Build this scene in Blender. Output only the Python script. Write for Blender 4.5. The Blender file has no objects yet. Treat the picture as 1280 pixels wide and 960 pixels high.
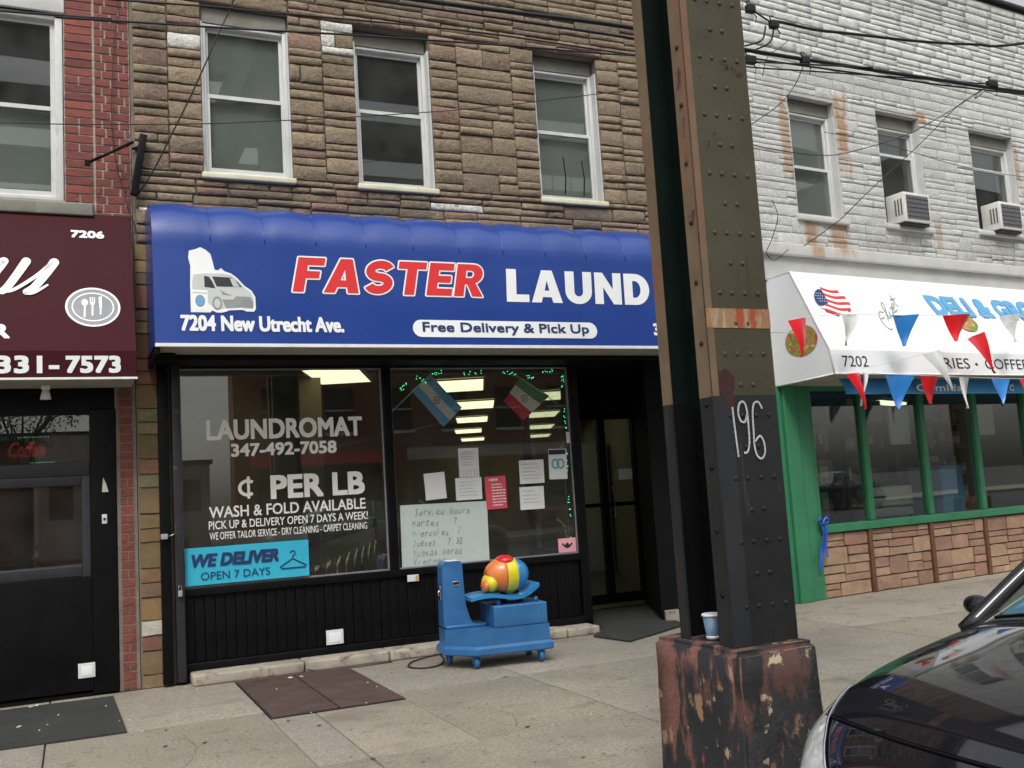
import bpy, bmesh, math, random
from mathutils import Vector, Matrix, noise
R=math.radians; PI=math.pi
sc=bpy.context.scene
# ------------------------------------------------------------------ camera
f_px=1225.59; pitch,yaw,roll=R(6.303),R(24.356),R(-3.522)
cam_d=bpy.data.cameras.new('camera'); cam=bpy.data.objects.new('camera',cam_d); sc.collection.objects.link(cam)
fw=Vector((math.sin(yaw)*math.cos(pitch),math.cos(yaw)*math.cos(pitch),math.sin(pitch)))
rt0=Vector((math.cos(yaw),-math.sin(yaw),0)); up0=rt0.cross(fw)
rt=math.cos(roll)*rt0+math.sin(roll)*up0; up=-math.sin(roll)*rt0+math.cos(roll)*up0
cam.matrix_world=Matrix(((rt.x,up.x,-fw.x,0.0),(rt.y,up.y,-fw.y,-8.0),(rt.z,up.z,-fw.z,1.28),(0,0,0,1)))
cam_d.sensor_width=36; cam_d.lens=36*f_px/1280; cam_d.clip_start=0.05; cam_d.clip_end=2000
sc.camera=cam
# ------------------------------------------------------------------ world, sun, exposure
SUN_EL,SUN_AZ=R(52),R(205)      # azimuth of the sun measured clockwise from +Y
w=bpy.data.worlds.new('World'); sc.world=w; w.use_nodes=True
nt=w.node_tree; N=nt.nodes; L=nt.links; N.clear()
sky=N.new('ShaderNodeTexSky'); sky.sky_type='NISHITA'; sky.sun_disc=False
sky.sun_elevation=SUN_EL; sky.sun_rotation=SUN_AZ; sky.air_density=1.4; sky.dust_density=3.5
hsv=N.new('ShaderNodeHueSaturation'); hsv.inputs['Saturation'].default_value=0.20
tc=N.new('ShaderNodeTexCoord'); mp=N.new('ShaderNodeMapping'); mp.inputs['Scale'].default_value=(1,1,3)
cl=N.new('ShaderNodeTexNoise'); cl.inputs['Scale'].default_value=2.2; cl.inputs['Detail'].default_value=6
cr=N.new('ShaderNodeMapRange'); cr.inputs['From Min'].default_value=.3; cr.inputs['From Max'].default_value=.7
cr.inputs['To Min'].default_value=.72; cr.inputs['To Max'].default_value=1.35
ml=N.new('ShaderNodeVectorMath'); ml.operation='SCALE'
bg=N.new('ShaderNodeBackground'); bg.inputs['Strength'].default_value=0.15
wo=N.new('ShaderNodeOutputWorld')
L.new(tc.outputs['Generated'],mp.inputs[0]); L.new(mp.outputs[0],cl.inputs['Vector']); L.new(cl.outputs[0],cr.inputs[0])
L.new(sky.outputs[0],hsv.inputs['Color']); L.new(hsv.outputs[0],ml.inputs[0]); L.new(cr.outputs[0],ml.inputs['Scale'])
sp0=N.new('ShaderNodeSeparateXYZ'); L.new(tc.outputs['Generated'],sp0.inputs[0]); zr=N.new('ShaderNodeMapRange'); zr.inputs['To Min'].default_value=.95; zr.inputs['To Max'].default_value=2.1
L.new(sp0.outputs[2],zr.inputs[0]); m2=N.new('ShaderNodeVectorMath'); m2.operation='SCALE'; L.new(ml.outputs[0],m2.inputs[0]); L.new(zr.outputs[0],m2.inputs['Scale']); L.new(m2.outputs[0],bg.inputs[0]); L.new(bg.outputs[0],wo.inputs[0])
sd=bpy.data.lights.new('sun','SUN'); sd.energy=1.4; sd.angle=R(12); sd.color=(1,.965,.90)
so=bpy.data.objects.new('sun',sd); sc.collection.objects.link(so)
dsun=Vector((math.sin(SUN_AZ)*math.cos(SUN_EL),math.cos(SUN_AZ)*math.cos(SUN_EL),math.sin(SUN_EL)))
so.rotation_euler=(-dsun).to_track_quat('-Z','Y').to_euler(); so.location=(0,-5,30)
vs=sc.view_settings; vs.view_transform='Standard'; vs.look='None'; vs.gamma=1; vs.exposure=-0.05; vs.use_curve_mapping=False

# ------------------------------------------------------------------ materials
def mat(name,col,rough=.6,metal=0,n=(6,.0),b=None,coat=0,objc=False,emit=0,spots=None,stretch=None,spec=.5,fine=None,alpha=None):
    m=bpy.data.materials.new(name); m.use_nodes=True; t=m.node_tree; nd=t.nodes; lk=t.links
    p=nd['Principled BSDF']; p.inputs['Roughness'].default_value=rough; p.inputs['Metallic'].default_value=metal
    p.inputs['Coat Weight'].default_value=coat; p.inputs['Specular IOR Level'].default_value=spec; p.inputs['Coat Roughness'].default_value=.04
    tc=nd.new('ShaderNodeTexCoord'); vec=tc.outputs['Object']
    if stretch:
        mp=nd.new('ShaderNodeMapping'); mp.inputs['Scale'].default_value=stretch; lk.new(vec,mp.inputs[0]); vec=mp.outputs[0]
    c=nd.new('ShaderNodeRGB'); c.outputs[0].default_value=(*col,1); out=c.outputs[0]
    if objc:
        oi=nd.new('ShaderNodeObjectInfo'); out=oi.outputs['Color']
        ra=nd.new('ShaderNodeVectorMath'); ra.operation='SCALE'; ra.inputs['Scale'].default_value=13.7
        cx=nd.new('ShaderNodeCombineXYZ')
        for k in range(3): lk.new(oi.outputs['Random'],cx.inputs[k])
        lk.new(cx.outputs[0],ra.inputs[0]); ad=nd.new('ShaderNodeVectorMath'); ad.operation='ADD'
        g=nd.new('ShaderNodeNewGeometry')
        lk.new(g.outputs['Position'],ad.inputs[0]); lk.new(ra.outputs[0],ad.inputs[1]); vec=ad.outputs[0]
    def amul(o,fac_out,lo,hi,a=.25,z=.75):
        mr=nd.new('ShaderNodeMapRange'); mr.inputs['From Min'].default_value=a; mr.inputs['From Max'].default_value=z
        mr.inputs['To Min'].default_value=lo; mr.inputs['To Max'].default_value=hi; lk.new(fac_out,mr.inputs[0])
        s=nd.new('ShaderNodeVectorMath'); s.operation='SCALE'; lk.new(o,s.inputs[0]); lk.new(mr.outputs[0],s.inputs['Scale']); return s.outputs[0]
    if n[1]:
        x=nd.new('ShaderNodeTexNoise'); x.inputs['Scale'].default_value=n[0]; x.inputs['Detail'].default_value=7; x.inputs['Roughness'].default_value=.65
        lk.new(vec,x.inputs['Vector']); out=amul(out,x.outputs[0],1-n[1],1+n[1])
        rr=nd.new('ShaderNodeMapRange'); rr.inputs['To Min'].default_value=max(0,rough-.12*(1 if rough>.15 else .3)); rr.inputs['To Max'].default_value=min(1,rough+.12*(1 if rough>.15 else .3))
        lk.new(x.outputs[0],rr.inputs[0]); lk.new(rr.outputs[0],p.inputs['Roughness'])
    if fine:
        x=nd.new('ShaderNodeTexNoise'); x.inputs['Scale'].default_value=fine[0]; x.inputs['Detail'].default_value=3
        lk.new(vec,x.inputs['Vector']); out=amul(out,x.outputs[0],1-fine[1],1+fine[1])
    if spots:   # list of (scale, lo, hi, colour[, stretch]) : patches of another colour
        for s_ in spots:
            x=nd.new('ShaderNodeTexNoise'); x.inputs['Scale'].default_value=s_[0]; x.inputs['Detail'].default_value=6; x.inputs['Roughness'].default_value=.6
            v2=vec
            mp=nd.new('ShaderNodeMapping'); mp.inputs['Location'].default_value=(s_[0]*3.1,s_[1]*17,s_[2]*9)
            mp.inputs['Scale'].default_value=s_[4] if len(s_)>4 else (1,1,1); lk.new(vec,mp.inputs[0]); lk.new(mp.outputs[0],x.inputs['Vector'])
            mr=nd.new('ShaderNodeMapRange'); mr.inputs['From Min'].default_value=s_[1]; mr.inputs['From Max'].default_value=s_[2]; lk.new(x.outputs[0],mr.inputs[0])
            mx=nd.new('ShaderNodeMix'); mx.data_type='RGBA'; lk.new(mr.outputs[0],mx.inputs[0]); lk.new(out,mx.inputs[6]); mx.inputs[7].default_value=(*s_[3],1); out=mx.outputs[2]
    lk.new(out,p.inputs['Base Color'])
    if b:
        x=nd.new('ShaderNodeTexNoise'); x.inputs['Scale'].default_value=b[0]; x.inputs['Detail'].default_value=8; x.inputs['Roughness'].default_value=.7
        lk.new(vec,x.inputs['Vector']); bp=nd.new('ShaderNodeBump'); bp.inputs['Strength'].default_value=b[1]; bp.inputs['Distance'].default_value=b[2] if len(b)>2 else .01
        lk.new(x.outputs[0],bp.inputs['Height']); lk.new(bp.outputs[0],p.inputs['Normal'])
    if emit:
        lk.new(out,p.inputs['Emission Color']); p.inputs['Emission Strength'].default_value=emit
    return m
def glassmat(name,tint=(.8,.85,.82),ior=1.6,rough=0.0,dust=.02,dirt=(.5,.5,.48)):
    m=bpy.data.materials.new(name); m.use_nodes=True; t=m.node_tree; nd=t.nodes; lk=t.links; nd.clear()
    o=nd.new('ShaderNodeOutputMaterial'); tr=nd.new('ShaderNodeBsdfTransparent'); tr.inputs[0].default_value=(*tint,1)
    gl=nd.new('ShaderNodeBsdfGlossy'); gl.inputs['Roughness'].default_value=rough; gl.inputs['Color'].default_value=(1,1,1,1)
    fr=nd.new('ShaderNodeFresnel')
    g=nd.new('ShaderNodeNewGeometry'); im=nd.new('ShaderNodeMapRange'); im.inputs['To Min'].default_value=ior; im.inputs['To Max'].default_value=1/ior; lk.new(g.outputs['Backfacing'],im.inputs[0]); lk.new(im.outputs[0],fr.inputs['IOR']); nz=nd.new('ShaderNodeTexNoise'); nz.inputs['Scale'].default_value=.9; nz.inputs['Detail'].default_value=1
    lk.new(g.outputs['Position'],nz.inputs['Vector'])
    bp=nd.new('ShaderNodeBump'); bp.inputs['Strength'].default_value=.02; bp.inputs['Distance'].default_value=.03; lk.new(nz.outputs[0],bp.inputs['Height']); lk.new(bp.outputs[0],gl.inputs['Normal'])
    mx=nd.new('ShaderNodeMixShader'); lk.new(fr.outputs[0],mx.inputs[0]); lk.new(tr.outputs[0],mx.inputs[1]); lk.new(gl.outputs[0],mx.inputs[2])
    df=nd.new('ShaderNodeBsdfDiffuse'); df.inputs[0].default_value=(*dirt,1)
    nz2=nd.new('ShaderNodeTexNoise'); nz2.inputs['Scale'].default_value=3; nz2.inputs['Detail'].default_value=6; lk.new(g.outputs['Position'],nz2.inputs['Vector'])
    mr=nd.new('ShaderNodeMapRange'); mr.inputs['From Min'].default_value=.3; mr.inputs['From Max'].default_value=.8; mr.inputs['To Min'].default_value=dust*.5; mr.inputs['To Max'].default_value=dust*2; lk.new(nz2.outputs[0],mr.inputs[0])
    m2=nd.new('ShaderNodeMixShader'); lk.new(mr.outputs[0],m2.inputs[0]); lk.new(mx.outputs[0],m2.inputs[1]); lk.new(df.outputs[0],m2.inputs[2]); lk.new(m2.outputs[0],o.inputs[0])
    return m
M={}
M['mortar']=mat('mortar',(.18,.15,.12),.9,n=(8,.3),b=(60,.5))
M['mortar_pale']=mat('mortar_pale',(.36,.33,.28),.9,n=(8,.25),b=(60,.5))
M['stone']=mat('stone',(.2,.2,.2),.85,objc=True,n=(5,.22),fine=(45,.25),b=(17,1.0,.032),spots=[(7,.64,.78,(.12,.10,.08))])
M['flat_stone']=mat('flat_stone',(.2,.2,.2),.8,objc=True,n=(4,.3),fine=(50,.15),b=(30,.5,.008))
M['white_stone']=mat('white_stone',(.5,.5,.5),.72,objc=True,n=(4,.16),fine=(40,.1),b=(24,1.0,.02),spots=[(2.4,.62,.75,(.30,.28,.25))])
M['rust_stone']=mat('rust_stone',(.5,.5,.5),.8,objc=True,n=(4,.16),fine=(40,.1),b=(24,1.0,.02),spots=[(6,.42,.56,(.36,.15,.045),(1,1,.4)),(9,.52,.6,(.20,.07,.02),(1,1,.4))])
M['brick']=mat('brick',(.3,.07,.05),.8,objc=True,n=(9,.3),fine=(70,.25),b=(60,.7,.006))
M['concrete']=mat('concrete',(.275,.248,.198),.88,n=(1.3,.20),fine=(120,.20),b=(140,.5,.004),spots=[(3.2,.58,.75,(.19,.172,.145)),(22,.70,.73,(.07,.065,.06)),(75,.66,.72,(.38,.35,.30))])
M['slab_concrete']=mat('slab_concrete',(.3,.3,.3),.9,objc=True,n=(1.1,.16),fine=(55,.30),b=(110,.9,.005),spots=[(1.7,.54,.72,(.205,.180,.145)),(5,.60,.74,(.17,.15,.125)),(26,.645,.675,(.075,.068,.06)),(90,.62,.70,(.40,.37,.30)),(130,.62,.69,(.10,.09,.075))])
M['curb_concrete']=mat('curb_concrete',(.36,.32,.26),.85,n=(4,.3),b=(50,.7,.008),spots=[(7,.55,.68,(.13,.11,.09))])
M['asphalt']=mat('asphalt',(.055,.055,.057),.9,n=(2,.3),fine=(160,.4),b=(120,.9,.006))
M['joint']=mat('joint_dirt',(.06,.055,.045),.95,n=(20,.3))
M['black']=mat('black_paint',(.004,.004,.005),.45,spec=.14,n=(5,.4),b=(9,.12,.006),spots=[(5,.68,.85,(.018,.017,.016))])
M['black_matte']=mat('black_matte',(.005,.005,.006),.8,spec=.15,n=(7,.3))
M['dark_metal']=mat('dark_metal',(.028,.027,.032),.45,.3,n=(12,.3),spots=[(14,.66,.72,(.12,.10,.09))])
M['alu']=mat('aluminium',(.34,.32,.35),.45,.5,n=(10,.2))
M['white_frame']=mat('white_frame',(.56,.57,.56),.5,n=(5,.12),spots=[(8,.62,.8,(.36,.34,.28),(1,1,.4))])
M['cream_frame']=mat('cream_frame',(.60,.58,.42),.55,n=(5,.2),spots=[(8,.6,.8,(.30,.26,.16),(1,1,.4))])
M['panning']=mat('aluminium_panning',(.19,.185,.155),.6,n=(6,.25),spots=[(5,.56,.75,(.14,.12,.09),(1,1,.5))])
M['blind']=mat('blind',(.22,.235,.22),.8,n=(2,.12))
M['dark_room']=mat('dark_room',(.02,.022,.022),.9,n=(3,.3))
M['glass']=glassmat('storefront_glass',tint=(.93,.95,.94),ior=1.75,dust=.016)
M['glass_deli']=glassmat('deli_glass',tint=(.78,.81,.79),ior=1.85,dust=.012)
M['glass2']=glassmat('upper_glass',tint=(.80,.83,.81),ior=1.5,dust=.035)
M['glass_car']=glassmat('car_glass',tint=(.55,.68,.6),ior=1.7,dust=.03)
M['vinyl_blue']=mat('blue_vinyl',(.006,.040,.235),.36,n=(1.5,.10),b=(3,.08,.01),coat=.55,spec=.35,spots=[(2.2,.60,.85,(.018,.045,.19),(1,1,.15))])
M['vinyl_maroon']=mat('maroon_vinyl',(.046,.007,.011),.6,spec=.1,n=(1.6,.12),b=(4,.08,.008))
M['vinyl_blue'].node_tree.nodes['Principled BSDF'].inputs['Coat Roughness'].default_value=.2
M['vinyl_white']=mat('white_vinyl',(.80,.82,.83),.4,n=(1.3,.04),b=(3,.08,.008))
M['print_white']=mat('white_print',(.78,.80,.80),.45,n=(6,.04))
M['print_red']=mat('red_print',(.62,.020,.022),.45,n=(5,.06))
M['print_navy']=mat('navy_print',(.010,.03,.12),.5,n=(5,.1))
M['print_black']=mat('black_print',(.015,.016,.02),.5,n=(5,.1))
M['print_blue']=mat('sky_blue_print',(.10,.34,.60),.5,n=(4,.12))
M['decal']=mat('window_decal',(.80,.79,.74),.6,n=(4,.08))
M['soffit']=mat('awning_underside',(.34,.33,.28),.8,n=(3,.2))
M['trim']=mat('white_trim',(.78,.78,.76),.4,n=(9,.1))
M['cyan']=mat('cyan_banner',(.03,.42,.60),.5,n=(3,.06))
M['paper']=mat('paper',(.62,.63,.62),.8,n=(3,.05))
M['ink']=mat('ink',(.16,.17,.19),.8,n=(8,.3))
M['faint_ink']=mat('faint_ink',(.24,.27,.28),.8,n=(30,.35),spots=[(22,.54,.66,(.42,.48,.46))])
M['board']=mat('whiteboard',(.46,.53,.50),.5,n=(3,.08),spots=[(5,.6,.75,(.38,.45,.42))])
M['poster_red']=mat('poster_red',(.58,.06,.09),.7,n=(4,.1))
M['teal']=mat('teal_print',(.05,.30,.36),.6,n=(4,.1))
M['pink']=mat('pink_print',(.75,.35,.40),.7,n=(9,.2))
M['flag_blue']=mat('flag_light_blue',(.10,.36,.60),.7,n=(8,.1)); M['flag_white']=mat('flag_white',(.66,.66,.64),.7,n=(8,.08))
M['flag_green']=mat('flag_green',(.02,.22,.09),.7,n=(8,.1)); M['flag_red']=mat('flag_red',(.55,.025,.05),.7,n=(8,.1))
M['gold']=mat('emblem',(.28,.20,.08),.7,n=(90,.5))
M['led_green']=mat('green_led',(.05,.9,.35),.4,emit=2.2)
M['neon']=mat('red_neon',(1,.13,.03),.4,emit=1.1); M['neon_blue']=mat('blue_neon',(.15,.2,1),.4,emit=1.6)
M['lamp']=mat('ceiling_panel',(1,.97,.58),.4,emit=1.7)
M['deli_lamp']=mat('tube_lamp',(1,1,.75),.4,emit=2.0)
M['wall_in']=mat('olive_wall',(.14,.12,.07),.7,n=(3,.2))
M['ceil_in']=mat('ceiling_tile',(.15,.13,.085),.8,n=(5,.15))
M['floor_in']=mat('dark_floor',(.05,.045,.04),.4,n=(3,.3))
M['machine']=mat('machine_enamel',(.32,.33,.33),.3,n=(3,.1)); M['steel']=mat('steel',(.5,.5,.5),.3,.9,n=(6,.2))
M['wood']=mat('brown_door',(.13,.045,.018),.5,n=(3,.3),stretch=(6,6,1))
M['ride_blue']=mat('ride_blue',(.028,.135,.33),.4,n=(5,.25),coat=.15,spots=[(16,.68,.74,(.012,.04,.10)),(4,.6,.8,(.05,.17,.36))])
M['ride_sky']=mat('ride_sky_blue',(.02,.22,.50),.3,n=(5,.1),coat=.4)
M['ride_red']=mat('ride_red',(.62,.015,.015),.3,n=(5,.1),coat=.4); M['ride_yellow']=mat('ride_yellow',(.70,.62,.02),.3,n=(5,.1),coat=.4)
M['ride_orange']=mat('ride_orange',(.72,.20,.04),.3,n=(5,.1),coat=.4)
M['rubber']=mat('rubber',(.02,.02,.02),.8,n=(8,.2))
M['hatch']=mat('rusty_hatch',(.078,.047,.040),.75,n=(3,.3),fine=(160,.3),b=(180,.8,.004),spots=[(5,.55,.7,(.11,.07,.055))])
M['mat_rubber']=mat('rubber_mat',(.032,.033,.031),.85,n=(3,.35),fine=(120,.35),b=(120,.7,.004))
M['green']=mat('green_paint',(.035,.20,.095),.42,n=(4,.18),b=(7,.12,.006),spots=[(6,.64,.78,(.012,.14,.06),(1,1,.3))])
M['ribbon']=mat('blue_ribbon',(.015,.09,.42),.3,n=(20,.2))
M['stucco']=mat('grey_stucco',(.42,.42,.40),.85,n=(2,.15),fine=(90,.1),b=(90,.5,.004),spots=[(1.6,.55,.75,(.33,.33,.31))])
M['rust_band']=mat('stained_band',(.50,.50,.47),.8,n=(3,.15),spots=[(5,.6,.8,(.36,.36,.34),(1,1,.3))])
M['brown_strip']=mat('brown_strip',(.13,.06,.03),.8,n=(6,.3))
M['sill_white']=mat('painted_sill',(.50,.51,.49),.7,n=(4,.2))
M['ac']=mat('ac_shell',(.66,.65,.60),.5,n=(5,.12),spots=[(7,.6,.75,(.42,.36,.26))]); M['ac_dark']=mat('ac_coil',(.11,.11,.12),.6,n=(60,.4))
M['red_p']=mat('pennant_red',(.68,.012,.02),.35,n=(7,.08)); M['blue_p']=mat('pennant_blue',(.02,.17,.48),.35,n=(7,.08)); M['white_p']=mat('pennant_white',(.66,.68,.66),.35,n=(7,.08))
M['valance']=mat('blue_valance',(.045,.34,.75),.4,n=(3,.15))
M['bread']=mat('sandwich_print',(.45,.24,.08),.6,n=(3,.1),spots=[(14,.50,.55,(.12,.26,.04)),(17,.56,.6,(.55,.05,.03)),(12,.6,.65,(.60,.48,.20))])
M['grey_print']=mat('grey_print',(.22,.23,.24),.5,n=(5,.2)); M['grey_light']=mat('light_grey_print',(.50,.52,.51),.5,n=(5,.1))
M['cable']=mat('cable',(.012,.012,.016),.6)
M['conduit']=mat('grey_fitting',(.30,.31,.30),.6,n=(20,.2))
M['ped_front']=mat('peeling_concrete_dark',(.030,.030,.033),.85,n=(5,.35),fine=(60,.25),b=(22,1.0,.012),spots=[(4,.55,.60,(.10,.05,.04),(1,1,.45)),(7,.62,.66,(.24,.15,.09),(1,1,.6)),(11,.63,.66,(.42,.36,.24),(1,1,.8)),(3,.56,.60,(.016,.016,.018),(1,1,.5))])
M['rust_patch']=mat('rust_patch',(.05,.018,.016),.9,n=(20,.4))
M['ped']=mat('peeling_concrete',(.19,.085,.066),.85,n=(5,.35),fine=(60,.25),b=(22,1.0,.012),spots=[
  (3.2,.48,.55,(.018,.020,.024),(1,1,.42)),(7,.52,.57,(.022,.022,.026),(1,1,.35)),(9,.60,.64,(.34,.20,.12),(1,1,.6)),(11,.64,.67,(.40,.33,.22),(1,1,.8)),(5,.62,.66,(.34,.06,.05),(1,1,.4))])
M['col_top']=mat('olive_column_paint',(.078,.070,.045),.6,spec=.3,n=(3,.25),b=(14,.35,.005),spots=[(6,.655,.69,(.045,.018,.014)),(26,.70,.74,(.035,.015,.012)),(3,.56,.75,(.085,.065,.038),(1,1,.22)),(9,.62,.72,(.035,.033,.026),(1,1,.08))])
M['col_low']=mat('dark_column_paint',(.022,.023,.023),.5,spec=.3,n=(3,.25),b=(14,.35,.005),spots=[(8,.66,.69,(.085,.045,.03)),(4,.58,.75,(.040,.034,.027),(1,1,.12)),(14,.64,.70,(.055,.05,.045),(1,1,.08))])
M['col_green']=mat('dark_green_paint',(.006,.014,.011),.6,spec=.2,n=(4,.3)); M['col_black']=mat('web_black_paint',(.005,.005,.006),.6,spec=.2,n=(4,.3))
M['col_tan']=mat('tan_edge_paint',(.165,.115,.068),.65,n=(5,.3),b=(20,.5,.004),spots=[(11,.62,.67,(.085,.022,.015),(1,1,.5)),(5,.56,.7,(.25,.09,.045),(1,1,.4))])
M['col_reflection']=mat('painted_blue_reflection',(.024,.027,.031),.5,n=(5,.2))  # bluish reflection on the lower column, put into a colour
M['rust_tape']=mat('faded_band',(.32,.19,.10),.7,n=(6,.2),spots=[(16,.5,.6,(.36,.08,.03),(1,1,.2)),(22,.55,.62,(.42,.34,.20),(1,1,.2))])
M['chalk']=mat('chalk_paint',(.50,.52,.52),.8,n=(60,.3))
M['car']=mat('car_paint',(.004,.004,.007),.5,n=(3,.1),coat=1.0,spec=.05)
M['car_trim']=mat('car_trim',(.012,.012,.014),.35,n=(5,.2)); M['chrome']=mat('chrome',(.7,.7,.72),.12,1.0)
M['lens']=mat('headlight_lens',(.50,.52,.52),.12,n=(30,.3),coat=1.0); M['seat_fabric']=mat('car_interior',(.08,.075,.065),.8,n=(5,.2))
M['silver']=mat('silver_paint',(.55,.56,.58),.3,.4,coat=.8)
M['cup']=mat('cup_paper',(.14,.23,.33),.5,n=(30,.3)); M['cup_lid']=mat('cup_rim',(.72,.74,.74),.4)
M['litter']=mat('litter_paper',(.52,.50,.44),.8,n=(20,.2)); M['leaf']=mat('leaf_green',(.08,.22,.03),.6,n=(20,.3))
M['opp_brick']=mat('far_brick',(.20,.075,.045),.85,n=(4,.25)); M['opp_white']=mat('far_plaster',(.42,.40,.37),.85,n=(2,.15))
M['bark']=mat('bark',(.06,.045,.035),.9,n=(8,.3)); M['foliage']=mat('foliage',(.07,.075,.03),.8,n=(3,.35))
M['roof_tar']=mat('roof_tar',(.04,.04,.04),.9,n=(3,.2))
M['deck']=mat('deck_steel',(.05,.055,.045),.7,n=(4,.3))
def stains(m,regs,colr=(.36,.19,.075,1)):
    t=m.node_tree; nd=t.nodes; lk=t.links; p=nd['Principled BSDF']; src=p.inputs['Base Color'].links[0].from_socket
    g=nd.new('ShaderNodeNewGeometry'); sp=nd.new('ShaderNodeSeparateXYZ'); lk.new(g.outputs['Position'],sp.inputs[0])
    mp=nd.new('ShaderNodeMapping'); mp.inputs['Scale'].default_value=(1,1,.4); lk.new(g.outputs['Position'],mp.inputs[0])
    nz=nd.new('ShaderNodeTexNoise'); nz.inputs['Scale'].default_value=9; nz.inputs['Detail'].default_value=6; nz.inputs['Roughness'].default_value=.7; lk.new(mp.outputs[0],nz.inputs['Vector'])
    def mth(op,a,b=None):
        q=nd.new('ShaderNodeMath'); q.operation=op
        for i,v in enumerate((a,b)):
            if v is None: continue
            if isinstance(v,(int,float)): q.inputs[i].default_value=v
            else: lk.new(v,q.inputs[i])
        return q.outputs[0]
    tot=None
    for cx,cz,hx,hz,st in regs:
        dx=mth('DIVIDE',mth('ABSOLUTE',mth('SUBTRACT',sp.outputs[0],cx)),hx); dz=mth('DIVIDE',mth('ABSOLUTE',mth('SUBTRACT',sp.outputs[2],cz)),hz)
        d=mth('ADD',mth('MAXIMUM',dx,dz),mth('MULTIPLY',mth('SUBTRACT',nz.outputs[0],.5),2.6))
        mr=nd.new('ShaderNodeMapRange'); mr.inputs['From Min'].default_value=.55; mr.inputs['From Max'].default_value=1.15; mr.inputs['To Min'].default_value=st; mr.inputs['To Max'].default_value=0; lk.new(d,mr.inputs[0])
        tot=mr.outputs[0] if tot is None else mth('MAXIMUM',tot,mr.outputs[0])
    mx=nd.new('ShaderNodeMix'); mx.data_type='RGBA'; lk.new(tot,mx.inputs[0]); lk.new(src,mx.inputs[6]); mx.inputs[7].default_value=colr; lk.new(mx.outputs[2],p.inputs['Base Color'])
RUST=[(7.93,5.08,.10,.42,.8),(7.05,4.95,.07,.5,.65),(7.30,3.80,.10,.26,.75),(7.72,3.82,.16,.22,.7),(9.42,4.0,.06,.16,.5),(9.28,5.42,.10,.06,.8),(11.1,5.1,.06,.3,.6),(11.15,3.8,.10,.25,.5)]
for q in ('white_stone','rust_band'): stains(M[q],RUST)
stains(M['stone'],[(1.35,3.72,.42,.26,.45),(2.62,3.74,.42,.24,.5),(4.38,3.78,.42,.24,.45),(.62,4.9,.10,.9,.35),(3.5,5.7,2.6,.16,.4)],(.075,.062,.05,1))
stains(M['white_stone'],[(8.6,3.8,.5,.14,.35),(10.4,3.85,.6,.14,.35),(9.0,6.9,3.0,.22,.3),(8.4,5.75,1.4,.2,.2)],(.24,.23,.21,1))
def pm(name,col): M[name]=mat(name,col,.6,n=(9,.25)); return name

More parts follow.
